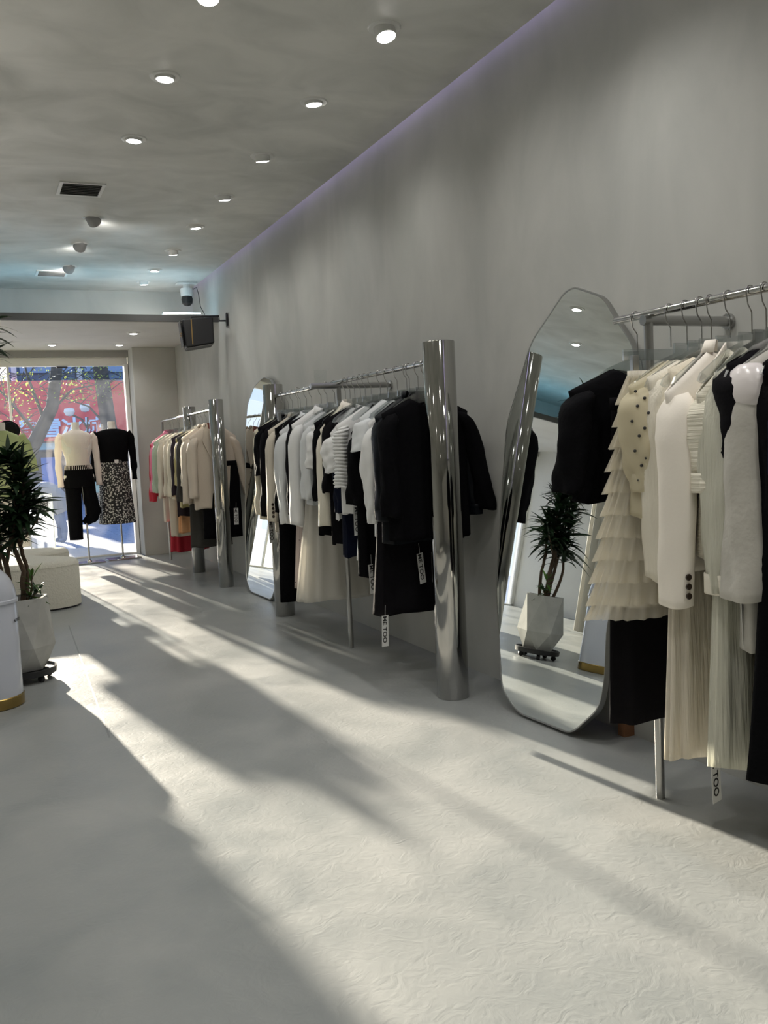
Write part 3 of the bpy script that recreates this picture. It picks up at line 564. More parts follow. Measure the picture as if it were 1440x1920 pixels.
garment('blouse', 'white blouse with tightly ruffled gathered sleeve', 'blouse', 4.40, M_white, sw=.245, hem=.84, slv=.985, sr0=.052, sr1=.050, ruff=.014, zs=1.30, folds=.008, sx=-.0, tg=[(-.165, -.05, .88)], yawd=-10)
garment('top', 'black wide shouldered top behind the two white blouses', 'top', 4.31, M_black, hem=.52, slv=.9, zs=1.26, sr0=.065, sr1=.06, sw=.205)
skirt('slip_skirt', 'pale white slip skirt with a long printed tag below it', 'skirt', 4.36, M_white2, zt=1.2, hem=.60, w0=.14, w1=.19, folds=.006, hang=False, tg=[(-.15, -.07, .585)])
garment('t_shirt', 'white t-shirt with square open sleeve near the big column', 't-shirt', 4.19, M_white2, hem=.86, slv=1.17, sr0=.07, sr1=.07, zs=1.33, zn=1.42, sw=.20, sx=.03, folds=.004, yawd=-8)
garment('blouse', 'white blouse with loose billowing sleeve next to the black jackets', 'blouse', 4.08, M_white, hem=.74, slv=.82, sr0=.06, sr1=.035, puff=.03, zs=1.30, zn=1.41, sw=.205, folds=.016, cuff=True, yawd=-6, tg=[(-.07, -.06, .80), (-.1, -.065, .70)])
garment('dress', 'long black dress with lace patches, longest on the middle rail', 'dress', 4.05, M_black2, hem=.365, slv=1.0, sr0=.05, sw=.19, hwh=.235, dh=.06, zs=1.33, tg=[(-.22, -.065, .375), (-.03, -.09, .66)], yawd=2)
garment('jacket', 'black leather jacket hanging against the big column', 'jacket', 3.955, M_leather, hem=.72, slv=.84, sr0=.068, sr1=.056, sw=.225, zs=1.325, zn=1.42, sx=.0, sxr=.06, folds=.006, cuff=M_leather, collar='lapel', yawd=-4, tg=[(-.12, -.055, .98)])
garment('blazer', 'black blazer pressed behind the big column, right sleeve showing', 'blazer', 3.885, M_black, hem=.74, slv=.86, sr0=.07, sr1=.06, sw=.225, zs=1.335, sx=.0, sxr=.10, collar=None, yawd=-1)
# --- far rail, far to near
garment('shirt', 'bright pink shirt at the window end of the far rail', 'shirt', 9.92, M_pink, hem=.80, slv=.80, zs=1.31, zn=1.43, sr0=.058, collar='shirt', mc=M_pink, sw=.22)
garment('jumper', 'red jumper whose sleeve shows under the pink shirt', 'jumper', 9.98, M_red, hem=.75, slv=.70, zs=1.30, sr0=.055, sr1=.055, sw=.225)
garment('cardigan', 'sage green knitted cardigan on the far rail', 'cardigan', 9.78, M_mint, hem=.80, slv=.80, zs=1.32, sr0=.06, sr1=.055, sw=.22, folds=.008)
garment('coat', 'long pale beige coat hanging low on the far rail', 'coat', 9.50, M_beige2, hem=.50, slv=.75, zs=1.33, sr0=.055, sw=.22)
garment('coat', 'very long sand beige coat dress on the far rail', 'coat', 9.22, M_beige2, hem=.37, slv=.78, zs=1.33, sr0=.055, sw=.215)
skirt('pleated_skirt', 'red skirt with two thin white stripes, lowest on the far rail', 'skirt', 9.36, M_red, zt=1.0, hem=.20, w0=.15, w1=.19, hang=False)
skirt('slip_skirt', 'apricot slip skirt glimpsed behind the far columns', 'skirt', 8.95, M_orange, zt=1.2, hem=.42, w0=.14, w1=.17, hang=False)
garment('jumper', 'cream jumper between beige coat and dark plum coat', 'jumper', 9.03, M_cream, hem=.75, slv=.78, zs=1.33, sr0=.055, sw=.21)
garment('coat', 'dark plum long coat on the far rail', 'coat', 8.88, M_plum, hem=.59, slv=.8, zs=1.345, sr0=.052, sw=.21)
garment('blouse', 'gold striped blouse between plum coat and grey jacket', 'blouse', 8.72, M_gilt, hem=.68, slv=.9, zs=1.33, sr0=.05, sw=.20)
garment('jacket', 'dark olive grey jacket behind the two beige blazers', 'jacket', 8.58, M_charc, hem=.74, slv=.75, zs=1.34, sr0=.058, sw=.215)
garment('blouse', 'thin cream blouse behind the beige blazers', 'blouse', 8.45, M_cream, hem=.8, slv=.9, zs=1.33, sr0=.05, sw=.20)
garment('blazer', 'beige blazer with wide sleeve, second from the near column', 'blazer', 8.29, M_beige, hem=.73, slv=.745, zs=1.325, zn=1.43, sr0=.068, sr1=.062, sw=.225, collar='lapel', folds=.003)
skirt('straight_skirt', 'charcoal straight skirt under the beige blazers', 'skirt', 8.37, M_charc, zt=1.1, hem=.325, w0=.17, w1=.19, folds=.004, hang=False, yawd=-6)
trousers('trousers', 'black trousers hanging under the nearest beige blazer', 8.12, M_black, zt=1.1, hem=.42, w0=.17, hang=False, x=2.03)
garment('blazer', 'beige open blazer nearest to us on the far rail, right sleeve spread out', 'blazer', 8.13, M_beige, hem=.69, slv=.80, zs=1.33, zn=1.43, sr0=.072, sr1=.062, sw=.215, sx=.01, sxr=.10, collar='lapel', folds=.003, hanger=M_brown, tg=[(.16, -.05, .68)], yawd=3, x=1.985)
# bare clip hanger with a stand-up frame on the middle rail
tt = thing('rail_sign', 'small clear acrylic frame standing on the middle rail', 'sign', (RX-.0, 5.27, 1.578), R(-12))
MB().bb((-.038, -.0015, 0), (.038, .0015, .085)).build('acrylic_sheet', clear('frame_acrylic', (.97, .98, .98), .15), tt, smooth=False); MB().tube([(-.02, 0, .0), (-.022, 0, -.012)], .003, 6).build('rail_clip', M_wire, tt)

# ------------------------------------------------------------------ bin
t = thing('waste_bin', 'white domed waste bin with gold base band at the left edge', 'bin', (0, 4.87, 0))
MB().lathe([(.150, 0), (.157, .004), (.157, .052), (.153, .056)], seg=64).build('base_band', M_gold, t)
MB().lathe([(.152, .056), (.152, .512), (.150, .516)], seg=64).build('bin_body', M_bin, t)
pr_ = [(.160, .512), (.160, .526), (.154, .530)]+[(.154*math.cos(a_), .530+.172*math.sin(a_)) for a_ in [k*PI/2/12 for k in range(1, 12)]]+[(.001, .702)]
MB().lathe(pr_, seg=64, cap1=False).build('dome_lid', M_bin, t)
mt = Matrix.Rotation(R(70), 4, 'Z') @ Matrix.Translation((0, -.1535, .42)) @ UPR
tx = text_mesh('printed_letters', 'ME TOO', .022, M_ink, t, mt, ext=.0005)
# ------------------------------------------------------------------ potted plant
PX, PY = .185, 5.33
t = thing('planter', 'faceted grey concrete planter standing on a black wheeled tray', 'planter', (PX, PY, .065))
rows = []; N = 6
def ngon(r, z, n, off): return [(r*math.cos(off+k*TAU/n), r*math.sin(off+k*TAU/n), z) for k in range(n)]
top = ngon(.148, .392, 6, R(15)); midr = ngon(.168, .13, 6, R(45)); bot = ngon(.115, 0, 6, R(15))
p = MB(); p.v = top+midr+bot
for k in range(6):
    j = (k+1) % 6; p.f += [(k, j, 6+k), (j, 6+j, 6+k), (6+k, 6+j, 12+j), (6+k, 12+j, 12+k)]
p.f.append(tuple(range(17, 11, -1)))
i0 = len(p.v); p.v += ngon(.132, .392, 6, R(15))+ngon(.128, .36, 6, R(15))
for k in range(6):
    j = (k+1) % 6; p.f += [(k, i0+k, i0+j, j), (i0+k, i0+6+k, i0+6+j, i0+j)]
p.build('pot_body', M_conc, t, smooth=False)
MB().lathe([(.126, .352), (.10, .362), (.001, .366)], seg=24, cap1=False).build('soil', mat('soil', (.03, .02, .015), .95, bump=1, bscale=60), t)
d = thing('plant_trolley', 'round black wheeled tray under the concrete planter', 'plant trolley', (PX, PY, 0))
MB().lathe([(.135, .035), (.160, .038), (.163, .07), (.155, .072), (.150, .06), (.001, .056)], seg=40, cap1=False).build('tray', M_dkpl, d)
for k in range(5):
    an = k*TAU/5+.3; x_, y_ = .125*math.cos(an), .125*math.sin(an)
    w_ = MB().tube([(x_-.012*math.sin(an), y_+.012*math.cos(an), .018), (x_+.012*math.sin(an), y_-.012*math.cos(an), .018)], .0178, 16); w_.build('wheel', M_dkpl, d, bevel=.003)
def leaf_mesh(mb, base, dirv, L, W, droop, rd):
    dirv = Vector(dirv).normalized(); side = dirv.cross(Vector((0, 0, 1)));
    if side.length < .1: side = Vector((1, 0, 0))
    side.normalize(); up = side.cross(dirv).normalized(); b = len(mb.v); n = 6; tw = rd.uniform(-.5, .5)
    side = (side*math.cos(tw)+up*math.sin(tw))
    for i in range(n+1):
        u = i/n; c = Vector(base)+dirv*L*u+Vector((0, 0, -droop*L*u*u)); wd = W*math.sin(PI*min(1, u*.93+.07))**.8*(1-.3*u)
        if i == n: wd = .0006
        mb.v += [tuple(c-side*wd+up*wd*.25), tuple(c), tuple(c+side*wd+up*wd*.25)]
    for i in range(n):
        for k in (0, 1): q = b+i*3+k; mb.f.append((q, q+1, q+4, q+3))
pl = thing('dracaena_plant', 'tall dark green bushy plant with bent canes growing in the concrete planter', 'plant', (PX, PY, .425))
rd = random.Random(3)
def cane(pts, r0_, r1_, clusters, m_leaf, nl=26, L=(.12, .21), W=.018):
    P = [Vector(p)-Vector((PX, PY, .425)) for p in pts]; Q = []
    for i in range(len(P)-1):
        for k in range(5): u = k/5; Q.append(P[i].lerp(P[i+1], u)+Vector((rd.uniform(-.004, .004), rd.uniform(-.004, .004), 0)))
    Q.append(P[-1]); n = len(Q); cn = MB().tube(Q, [r0_+(r1_-r0_)*i/(n-1) for i in range(n)], 8).build('cane', M_bark, pl)
    for (u0, u1, cnt) in clusters:
        mb = MB()
        for k in range(cnt):
            u = u0+(u1-u0)*k/max(1, cnt-1); q = Q[min(n-1, int(u*(n-1)))]; an = k*2.4+rd.uniform(-.4, .4); el = R(rd.uniform(-25, 45)+(u-u0)/(u1-u0+1e-6)*30)
            leaf_mesh(mb, q, (math.cos(an)*math.cos(el), math.sin(an)*math.cos(el), math.sin(el)), rd.uniform(*L), W*rd.uniform(.8, 1.2), rd.uniform(.1, .5), rd)
        mb.build('leaf_cluster', m_leaf, pl, ang=2.5)
cane([(.20, 5.31, .42), (.21, 5.30, .6), (.17, 5.32, .75), (.20, 5.3, .95), (.20, 5.29, 1.18), (.17, 5.29, 1.22)], .015, .006, [(.5, 1, 110)], M_leafd)
cane([(.16, 5.35, .42), (.13, 5.33, .65), (.17, 5.31, .8), (.24, 5.28, 1.0), (.245, 5.27, 1.2)], .013, .006, [(.5, 1, 100)], M_leafd)
cane([(.22, 5.36, .42), (.23, 5.36, .62), (.20, 5.38, .78), (.26, 5.34, .92), (.275, 5.33, 1.0)], .013, .005, [(.58, 1, 70)], M_leafd)
cane([(.14, 5.30, .42), (.10, 5.28, .62), (.09, 5.30, .85), (.08, 5.28, 1.15)], .012, .005, [(.5, 1, 80)], M_leafd)
cane([(.12, 5.38, .42), (.06, 5.4, .7), (.05, 5.38, 1.0), (.04, 5.36, 1.3)], .011, .005, [(.4, 1, 90)], M_leafd)
cane([(.16, 5.37, .42), (.10, 5.38, .8), (.05, 5.34, 1.3), (.09, 5.32, 1.7), (.12, 5.31, 1.97)], .012, .005, [(.80, 1, 46)], M_leafd)
cane([(.215, 5.29, .42), (.245, 5.27, .50), (.25, 5.26, .58)], .005, .003, [(.3, 1, 16)], M_leafl, L=(.07, .12), W=.010)
cane([(.215, 5.29, .42), (.24, 5.27, .46), (.285, 5.26, .50)], .004, .003, [(.5, 1, 12)], M_leafd, L=(.07, .12), W=.010)
cane([(.20, 5.3, .75), (.26, 5.27, .82), (.305, 5.26, .885)], .006, .004, [(.5, 1, 14)], M_leafd, L=(.08, .14), W=.011)

# ------------------------------------------------------------------ pouf
outline = [(.1, 7.62), (.5, 7.62), (.70, 7.72), (.76, 7.92), (.68, 8.12), (.50, 8.28), (.42, 8.48), (.52, 8.66), (.68, 8.72), (.77, 8.84), (.72, 8.98), (.4, 9.1), (-.1, 9.08), (-.4, 8.8), (-.5, 8.35), (-.4, 7.9), (-.2, 7.68)]
def smooth_loop(P, k=2):
    for _ in range(k):
        Q = []
        for i in range(len(P)):
            a_, b_ = Vector(P[i]), Vector(P[(i+1) % len(P)]); Q += [a_*.75+b_*.25, a_*.25+b_*.75]
        P = [tuple(q) for q in Q]
    return P
O = smooth_loop(outline); cx, cy = .12, 8.36
pf = thing('curved_pouf', 'low cream white curved pouf seat behind the planter', 'seat', (cx, cy, 0))
def inset(P, d):
    n = len(P); Q = []
    for i in range(n):
        a_ = Vector(P[i-1]); b_ = Vector(P[(i+1) % n]); tn = (b_-a_).normalized(); nr = Vector((-tn.y, tn.x)); Q.append(tuple(Vector(P[i])+nr*d))
    return Q
mb = MB(); rows = []
for d_, z in ((.0, .015), (.0, .34), (.008, .365), (.03, .382), (.055, .386)): rows.append([(x-cx, y-cy, z) for x, y in inset(O, d_)])
mb.grid(rows, True, False, True); mb.build('cushion_body', M_boucle, pf, ang=1.2)
mb = MB(); mb.grid([[(x-cx, y-cy, z) for x, y in inset(O, .02)] for z in (0, .016)], True, True, False); mb.build('plinth', M_dkpl, pf)
sm = MB(); sm.tube([(x-cx, y-cy, .345) for x, y in O]+[(O[0][0]-cx, O[0][1]-cy, .345)], .003, 6); sm.build('seam', M_boucle, pf)

# ------------------------------------------------------------------ mannequins
def form(t, z0, x=0):       # neck, shoulders and chest of the form
    prof = [(1.60, .040, .045), (1.575, .043, .048), (1.53, .040, .046), (1.50, .055, .055), (1.475, .13, .07), (1.45, .172, .082), (1.40, .18, .095), (1.3, .165, .11), (1.2, .135, .095), (1.12, .125, .09), (1.0, .165, .11), (.92, .17, .11)]
    MB().grid([[(a_*math.cos(k*TAU/28), b_*math.sin(k*TAU/28), z) for k in range(28)] for z, a_, b_ in prof], True, True, True).build('torso_form', M_mann, t, ang=1.2)
def stand(t, bx=.19, by=.11, px=.0):
    MB().box((px, 0, .008), (bx*2, by*2, .016)).build('stand_base', M_chrome2, t, bevel=.003)
    MB().tube([(px, 0, .016), (px, 0, .95)], .011, 12).build('stand_pole', M_chrome2, t); MB().lathe([(.03, .016), (.026, .03), (.012, .045)], c=(px, 0, 0), seg=20).build('pole_socket', M_chrome2, t)
def arm(t, name, m_, sd, pts, r0_, r1_, fl=0):
    n = len(pts); mb = MB(); Q = []
    for i in range(n-1):
        for k in range(5): Q.append(Vector(pts[i]).lerp(Vector(pts[i+1]), k/5))
    Q.append(Vector(pts[-1])); N_ = len(Q)
    mb.tube([(sd*q.x, q.y, q.z) for q in Q], [(r0_+(r1_-r0_)*i/(N_-1))*(1 if i < N_-4 else 1+fl)+.003*math.sin(i*1.3) for i in range(N_)], 16); mb.build(name, m_, t, ang=2)
def bodice(t, prof, m_, fr=.004, nf=7, name='top_body'):
    rows = []
    for i, (z, a_, b_) in enumerate(prof):
        rows.append([((a_+fr*(i/len(prof))*math.sin(nf*k*TAU/40))*math.cos(k*TAU/40), (b_+fr*(i/len(prof))*math.sin(nf*k*TAU/40))*math.sin(k*TAU/40), z) for k in range(40)])
    return MB().grid(rows, True).build(name, m_, t, sol=.003, ang=2, sub=1)
t = thing('mannequin', 'headless mannequin in ivory ribbed top and draped black trousers by the window', 'mannequin', (1.09, 10.83, 0), R(6))
form(t, 0); stand(t, .16, .11, .05)
bodice(t, [(1.515, .05, .05), (1.50, .075, .06), (1.475, .145, .08), (1.45, .18, .09), (1.38, .172, .11), (1.28, .145, .112), (1.2, .13, .10), (1.14, .125, .097), (1.10, .137, .10)], M_knitw, .003, 12)
fg = MB()
for k in range(44): an = k*TAU/44; fg.tube([(.140*math.cos(an), .104*math.sin(an), 1.12), (.152*math.cos(an), .116*math.sin(an), 1.07)], .0035, 5)
fg.build('fringe', M_knitw, t)
for sd in (-1, 1): arm(t, 'sleeve', M_knitw, sd, [(.155, 0, 1.455), (.19, 0, 1.42), (.205, 0, 1.3), (.215, 0, 1.1), (.22 if sd > 0 else .20, 0, .88)], .042, .033)
bodice(t, [(1.12, .137, .104), (1.05, .155, .112), (.95, .17, .12), (.86, .175, .12)], M_black, .004, 5, 'trouser_hips')
MB().grid([[(-.075+(.085-.012*u)*math.cos(q), .0+(.09-.01*u)*math.sin(q), .9-u*.62) for q in [k*TAU/24 for k in range(24)]] for u in [k/10 for k in range(11)]], True).build('trouser_leg', M_black, t, sol=.003, ang=2)
arm(t, 'trouser_leg', M_black, 1, [(.08, 0, .92), (.10, -.01, .75), (.135, -.02, .60), (.12, 0, .53), (.07, .03, .50), (.045, .04, .52)], .088, .06)
MB().tube([(.0, -.12, .88), (.005, -.125, .80), (.004, -.125, .70)], .004, 6).build('drawstring', M_wire, t)
t = thing('mannequin', 'headless mannequin in black top and flowered black skirt next to the pier', 'mannequin', (1.50, 10.95, 0), R(4))
form(t, 0); stand(t, .19, .11, .03)
bodice(t, [(1.515, .06, .055), (1.505, .10, .068), (1.49, .165, .085), (1.46, .195, .098), (1.38, .19, .118), (1.28, .175, .12), (1.2, .16, .115), (1.13, .165, .12)], M_black, .006, 6)
for sd in (-1, 1): arm(t, 'sleeve', M_black, sd, [(.165, 0, 1.465), (.205, 0, 1.42), (.215, 0, 1.3), (.225, 0, 1.1), (.225 if sd > 0 else .20, 0, .92)], .046, .036, -.2)
bodice(t, [(1.19, .14, .11), (1.05, .165, .13), (.9, .175, .14), (.7, .185, .15), (.5, .198, .16), (.42, .205, .165)], M_floral, .016, 9, 'flowered_skirt')
MB().box((.0, -.135, 1.14), (.045, .002, .04)).build('price_tag', M_tag, t)
t = thing('mannequin', 'headless mannequin in a loose lime green top at the left edge', 'mannequin', (.30, 10.25, 0), R(10))
form(t, 0); stand(t, .18, .11, 0)
bodice(t, [(1.515, .06, .055), (1.50, .08, .062), (1.475, .15, .085), (1.44, .20, .10), (1.36, .205, .13), (1.2, .20, .14), (1.0, .21, .15), (.82, .22, .155)], M_green, .01, 7)
for sd in (-1, 1): arm(t, 'sleeve', M_green, sd, [(.165, 0, 1.455), (.21, 0, 1.38), (.25, 0, 1.22), (.27, 0, 1.08)], .062, .075)
bodice(t, [(.9, .17, .12), (.7, .18, .13), (.4, .2, .15), (.3, .21, .155)], M_ivory2, .01, 8, 'skirt_panel')
# black round hat on a hat stand behind the green top
t = thing('hat_stand', 'slim steel hat stand behind the green mannequin', 'stand', (.395, 10.62, 0))
MB().lathe([(.10, 0), (.10, .01), (.02, .02), (.008, .03), (.008, 1.55), (.03, 1.56)], seg=20).build('pole', M_brush, t)
h = thing('round_hat', 'round black hat tilted on the stand behind the green mannequin', 'hat', (.395, 10.62, 1.54))
q = MB().lathe([(.105, -.004), (.11, 0), (.105, .004), (.07, .006), (.066, .04), (.05, .06), (.001, .066)], seg=36, cap1=False).build('hat_crown', M_black2, h); q.rotation_euler = (R(62), 0, R(15))
# acrylic floor sign
t = thing('acrylic_sign', 'clear acrylic floor sign with glowing edges between pouf and window', 'sign', (.60, 9.85, 0), R(4))
M_edge = mat('acrylic_edge', (.93, .96, .97), .3, trans=.5)
MB().bb((-.115, -.003, .015), (.115, .003, .84)).build('acrylic_sheet', clear('sign_acrylic', (.93, .95, .96), .2, milk=.12), t, smooth=False)
e = MB(); e.bb((.108, -.006, .0), (.120, .006, .85)); e.bb((-.12, -.006, .0), (-.108, .006, .85)); e.bb((-.12, -.006, .84), (.12, .006, .852)); e.bb((-.12, -.08, 0), (.12, .08, .012)); e.build('sign_frame', M_edge, t)
MB().box((0, -.006, .725), (.15, .002, .12)).build('paper_panel', mat('paper', (.62, .62, .62), .7, trans=.3), t)
text_mesh('printed_letters', 'ARCH', .055, M_ink2, t, Matrix.Translation((.0, -.008, .755)) @ UPR, ext=.0004, bold=.001)
text_mesh('printed_letters', 'AON', .055, M_ink2, t, Matrix.Translation((.01, -.008, .70)) @ UPR, ext=.0004, bold=.001)
# left side, seen only in the mirror: curtain and hat
t = thing('curtain', 'pale linen curtain of the fitting room, seen only in the big mirror', 'curtain', (-2.6, 7.5, .02))
MB().grid([[(.035*math.sin(u*46)+.02*math.sin(u*17), -.35+u*.7, z) for u in [k/90 for k in range(91)]] for z in (2.3, 1.2, 0)], False).build('curtain_cloth', M_cur, t, sol=.004, ang=2.5)
MB().tube([(0, -.45, 2.31), (0, .45, 2.31)], .012, 10).build('curtain_rod', M_brush, t)
for yy in (-.42, .42): MB().tube([(-.3, yy, 2.31), (0, yy, 2.31)], .01, 8).build('rod_bracket', M_brush, t)

# ------------------------------------------------------------------ outside
struct(MB().bb((-30, 11.62, -.2), (30, 60, -.05)).build('ground', tiles('street_paving')))
struct(MB().bb((LX-.2, 11.62, -.2), (WX+.3, 12.9, -.01)).build('doorstep', mat('step_stone', (.38, .37, .35), .6)))
# opposite shop building
bl = thing('shop_building', 'blue grey building across the street behind the red sign', 'building', (4, 25.3, -.05))
M_bf = mat('facade_blue', (.16, .24, .38), .6, var=.2, vscale=1); M_bd = mat('facade_dark', (.06, .08, .11), .4); M_bw = mat('facade_white', (.65, .70, .75), .6); M_cy = mat('cyan_fascia', (.22, .50, .60), .5)
MB().bb((-3.0, .3, 0), (9, 6, 7)).build('facade', M_bf, bl)
for x in (-2.9, -1.3, .3, 1.6, 3.2, 5): MB().bb((x, .1, 0), (x+.12, .3, 7)).build('pilaster', M_bw, bl)
for k, (x0, x1) in enumerate(((-2.7, -1.4), (-1.1, .2), (.5, 1.5), (1.8, 3.1))): MB().bb((x0, .22, .05), (x1, .3, 1.45)).build('shop_window', M_bd, bl)
for k, (x0, x1) in enumerate(((-2.7, -1.4), (-1.1, .2), (.5, 1.5), (1.8, 3.1))): MB().bb((x0, .2, 3.5), (x1, .3, 5.5)).build('upper_window', mat('upper_glass', (.22, .34, .55), .25) if k == 0 else bpy.data.materials['upper_glass'], bl)
MB().bb((-2.9, -.1, 1.5), (.2, .25, 1.68)).build('fascia_band', M_cy, bl); MB().bb((-.2, -.1, 1.42), (3, .25, 1.6)).build('fascia_band', M_cy, bl)
for x0, x1, z0, z1, c_ in ((-2.35, -1.9, .5, 1.3, (.12, .25, .6)), (-1.75, -1.45, .4, 1.2, (.6, .65, .7)), (-1.2, -.9, .3, 1.25, (.2, .45, .4)), (.3, .7, .4, 1.3, (.7, .45, .1)), (1.2, 1.6, .6, 1.2, (.5, .05, .08))):
    MB().bb((x0, .12, z0), (x1, .18, z1)).build('poster', mat('poster_%d' % (x0*100), c_, .5), bl)
# red sign
M_sr = mat('sign_red', (.72, .035, .075), .5); M_sr2 = mat('sign_coral', (.80, .13, .11), .5); M_sb = mat('sign_white_blue', (.62, .80, 1.0), .5)
sg = thing('shop_sign', 'large red shop sign with pale blue letters across the street', 'sign', (2.4, 25.0, 1.66))
MB().bb((-1.75, 0, 0), (1.02, .15, 1.55)).build('sign_board', M_sr, sg, bevel=.02)
MB().bb((1.06, .02, .0), (2.2, .15, 1.52)).build('side_board', M_sr2, sg, bevel=.02)
text_mesh('sign_letters', '蜜雪冰城', .52, M_sb, sg, Matrix.Translation((-.22, -.03, .30)) @ UPR, ext=.02, bold=.012)
# street lamp with globes
t = thing('street_lamp', 'dark street lamp with two white globes in front of the red sign', 'street lamp', (2.42, 21.5, -.05))
MB().tube([(0, 0, 0), (0, 0, 1.9), (-.1, 0, 2.1), (-.32, 0, 2.22)], .022, 8).tube([(0, 0, 1.9), (.02, 0, 2.15)], .018, 8).build('post', mat('lamp_iron', (.03, .03, .035), .5), t)
for x_, z_ in ((-.36, 2.28), (-.02, 2.36)): MB().lathe([(.001, -.10), (.08, -.08), (.12, 0), (.10, .07), (.001, .09)], c=(x_, 0, z_), seg=20).build('globe', mat('globe_white', (.75, .78, .76), .4) if x_ < -.1 else bpy.data.materials['globe_white'], t)
# trees
M_tb = mat('street_bark', (.085, .08, .075), .9, bump=.5, bscale=6, var=.3); M_tl = mat('spring_leaf', (.42, .50, .10), .6, trans=.4)
def tree(lab, trunk, rad, branches, leaves, seed, box):
    b0 = Vector(trunk[0]); t = thing('street_tree', lab, 'tree', b0); rd = random.Random(seed)
    def sm_(P): 
        Q = []
        for i in range(len(P)-1):
            for k in range(6): Q.append(Vector(P[i]).lerp(Vector(P[i+1]), k/6)-b0)
        return Q+[Vector(P[-1])-b0]
    Q = sm_(trunk); MB().tube(Q, [rad[0]+(rad[1]-rad[0])*i/(len(Q)-1) for i in range(len(Q))], 12).build('trunk', M_tb, t)
    br = MB()
    for P, r_ in branches: q = sm_(P); br.tube(q, [r_*(1-.7*i/(len(q)-1)) for i in range(len(q))], 6)
    for k in range(46):
        p_ = Vector([rd.uniform(box[0][i], box[1][i]) for i in range(3)])-b0; d_ = Vector((rd.uniform(-1, 1), rd.uniform(-.3, .3), rd.uniform(-.2, .8))); br.tube([p_, p_+d_*.25+Vector((0, 0, .05)), p_+d_*.6], [.009, .007, .003], 5)
    br.build('branches', M_tb, t)
    lf = MB()
    for k in range(leaves):
        p_ = Vector([rd.uniform(box[0][i], box[1][i]) for i in range(3)])-b0; a_ = Vector((rd.uniform(-1, 1), rd.uniform(-1, 1), rd.uniform(-1, 1))).normalized(); c_ = a_.orthogonal().normalized(); s_ = rd.uniform(.015, .034); b_ = len(lf.v)
        lf.v += [tuple(p_-a_*s_), tuple(p_+c_*s_*.6), tuple(p_+a_*s_), tuple(p_-c_*s_*.6)]; lf.f.append((b_, b_+1, b_+2, b_+3))
    lf.build('foliage', M_tl, t, smooth=False)['kind'] = 'stuff'
tree('leaning grey tree trunk crossing the red sign', [(.35, 17, -.05), (.55, 17, .6), (.80, 17.0, 1.15), (1.05, 17, 1.55), (1.35, 17, 2.1), (1.55, 17, 3.2)], (.17, .09), [([(1.1, 17, 1.6), (.7, 17.1, 2.2), (.3, 17, 2.7)], .035), ([(1.3, 17, 2.0), (1.7, 17, 2.4), (2.2, 17, 2.5)], .03), ([(1.2, 17, 1.9), (1.0, 17, 2.6), (.9, 17, 3.1)], .035)], 300, 5, ((.3, 16.6, 2.15), (2.4, 17.6, 2.9)))
tree('upright grey tree trunk behind the black mannequin', [(2.75, 19, -.05), (2.7, 19, .9), (2.55, 19, 1.8), (2.42, 19, 3.6)], (.18, .14), [([(2.65, 19, 1.4), (3.1, 19, 1.9), (3.3, 19, 2.6)], .04), ([(2.6, 19, 1.7), (2.2, 19, 2.2), (1.7, 19, 2.4)], .03)], 300, 8, ((1.6, 18.6, 2.35), (3.4, 19.6, 3.1)))
tree('thin bare tree at the left edge of the window view', [(.25, 20, -.05), (.3, 20, 1), (.25, 20, 2.2), (.35, 20, 3.2)], (.10, .05), [([(.3, 20, 1), (.7, 20, 1.7), (.9, 20, 2.5)], .04), ([(.28, 20, 1.5), (-.1, 20, 2.2)], .03)], 320, 11, ((-.2, 19.6, 1.3), (1.2, 20.6, 2.9)))
# planter kerb round the tree
tag(MB().bb((2.0, 18.0, -.05), (3.5, 18.15, .12)).build('kerb_stone', mat('kerb', (.3, .32, .33), .8)), 'low grey stone kerb around the tree outside', 'kerb')
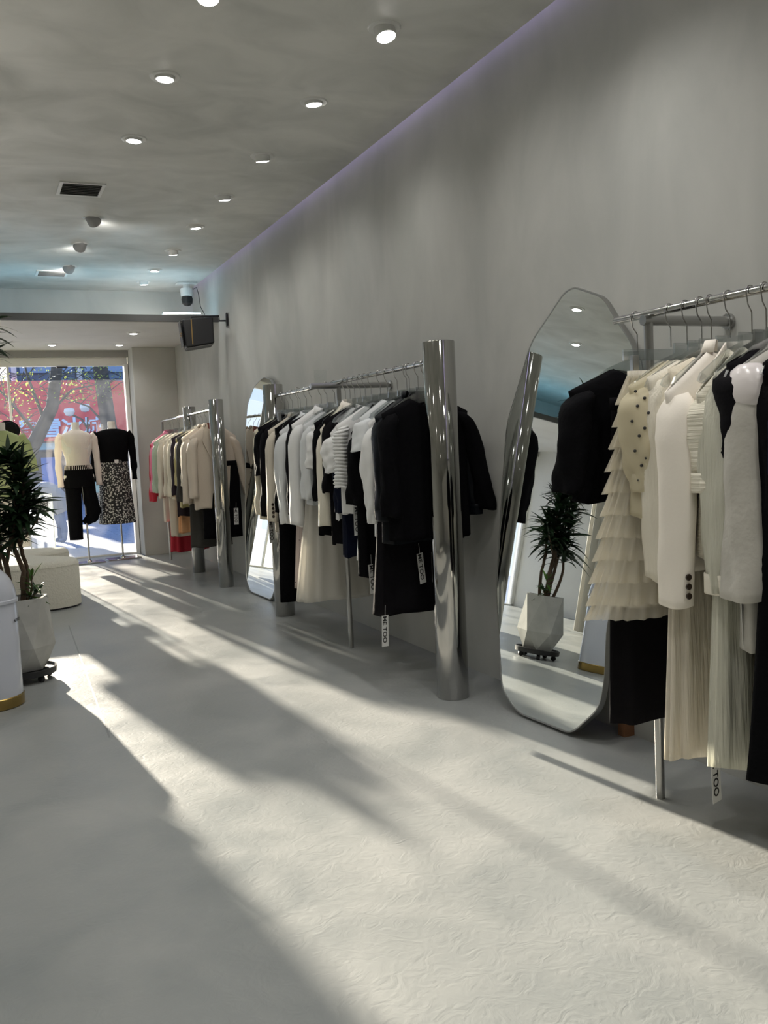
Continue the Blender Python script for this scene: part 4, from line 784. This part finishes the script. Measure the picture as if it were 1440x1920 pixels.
# passer-by bending over
pp = thing('person', 'person outside in a puffy white hooded jacket and blue jeans, bending forward', 'person', (1.14, 14.6, -.05))
me = bpy.data.meshes.new('body'); V = [(0, 0, .42), (-.02, 0, .56), (-.10, 0, .72), (-.20, 0, .80), (-.30, 0, .80), (-.38, 0, .76), (.0, .09, .40), (.02, .10, .22), (.0, .10, .03), (-.08, .10, .01), (.0, -.09, .40), (.06, -.10, .22), (.05, -.10, .03), (-.03, -.10, .01), (-.17, .15, .74), (-.22, .19, .56), (-.34, .14, .46), (-.17, -.15, .74), (-.20, -.19, .56), (-.32, -.14, .46)]
E_ = [(0, 1), (1, 2), (2, 3), (3, 4), (4, 5), (0, 6), (6, 7), (7, 8), (8, 9), (0, 10), (10, 11), (11, 12), (12, 13), (3, 14), (14, 15), (15, 16), (3, 17), (17, 18), (18, 19)]
RD = [.12, .12, .13, .12, .05, .09, .08, .055, .04, .035, .08, .055, .04, .035, .06, .045, .025, .06, .045, .025]
me.from_pydata(V, E_, []); ob = bpy.data.objects.new('body', me); C.objects.link(ob); ob.parent = pp
ob.modifiers.new('skin', 'SKIN'); ob.modifiers.new('sub', 'SUBSURF').levels = 1
for i, v in enumerate(me.skin_vertices[0].data): v.radius = (RD[i], RD[i]); v.use_root = (i == 0)
me.materials.append(mat('jeans', (.10, .16, .28), .9))
MB().grid([[(c_[0]+c_[3]*math.cos(k*TAU/20)*1.0, c_[4]*math.sin(k*TAU/20), c_[2]+c_[3]*.35*math.cos(k*TAU/20)) for k in range(20)] for c_ in ((.02, 0, .44, .13, .17), (.0, 0, .56, .16, .20), (-.06, 0, .68, .17, .22), (-.15, 0, .80, .16, .22), (-.22, 0, .87, .12, .18), (-.28, 0, .90, .05, .08))], True, False, True).build('jacket', mat('puffy_white', (.26, .28, .30), .8, bump=.6, bscale=8), pp, ang=2)
MB().lathe([(.001, -.12), (.08, -.09), (.11, 0), (.09, .08), (.001, .11)], c=(-.36, 0, .80), seg=18).build('hood', bpy.data.materials['puffy_white'], pp)
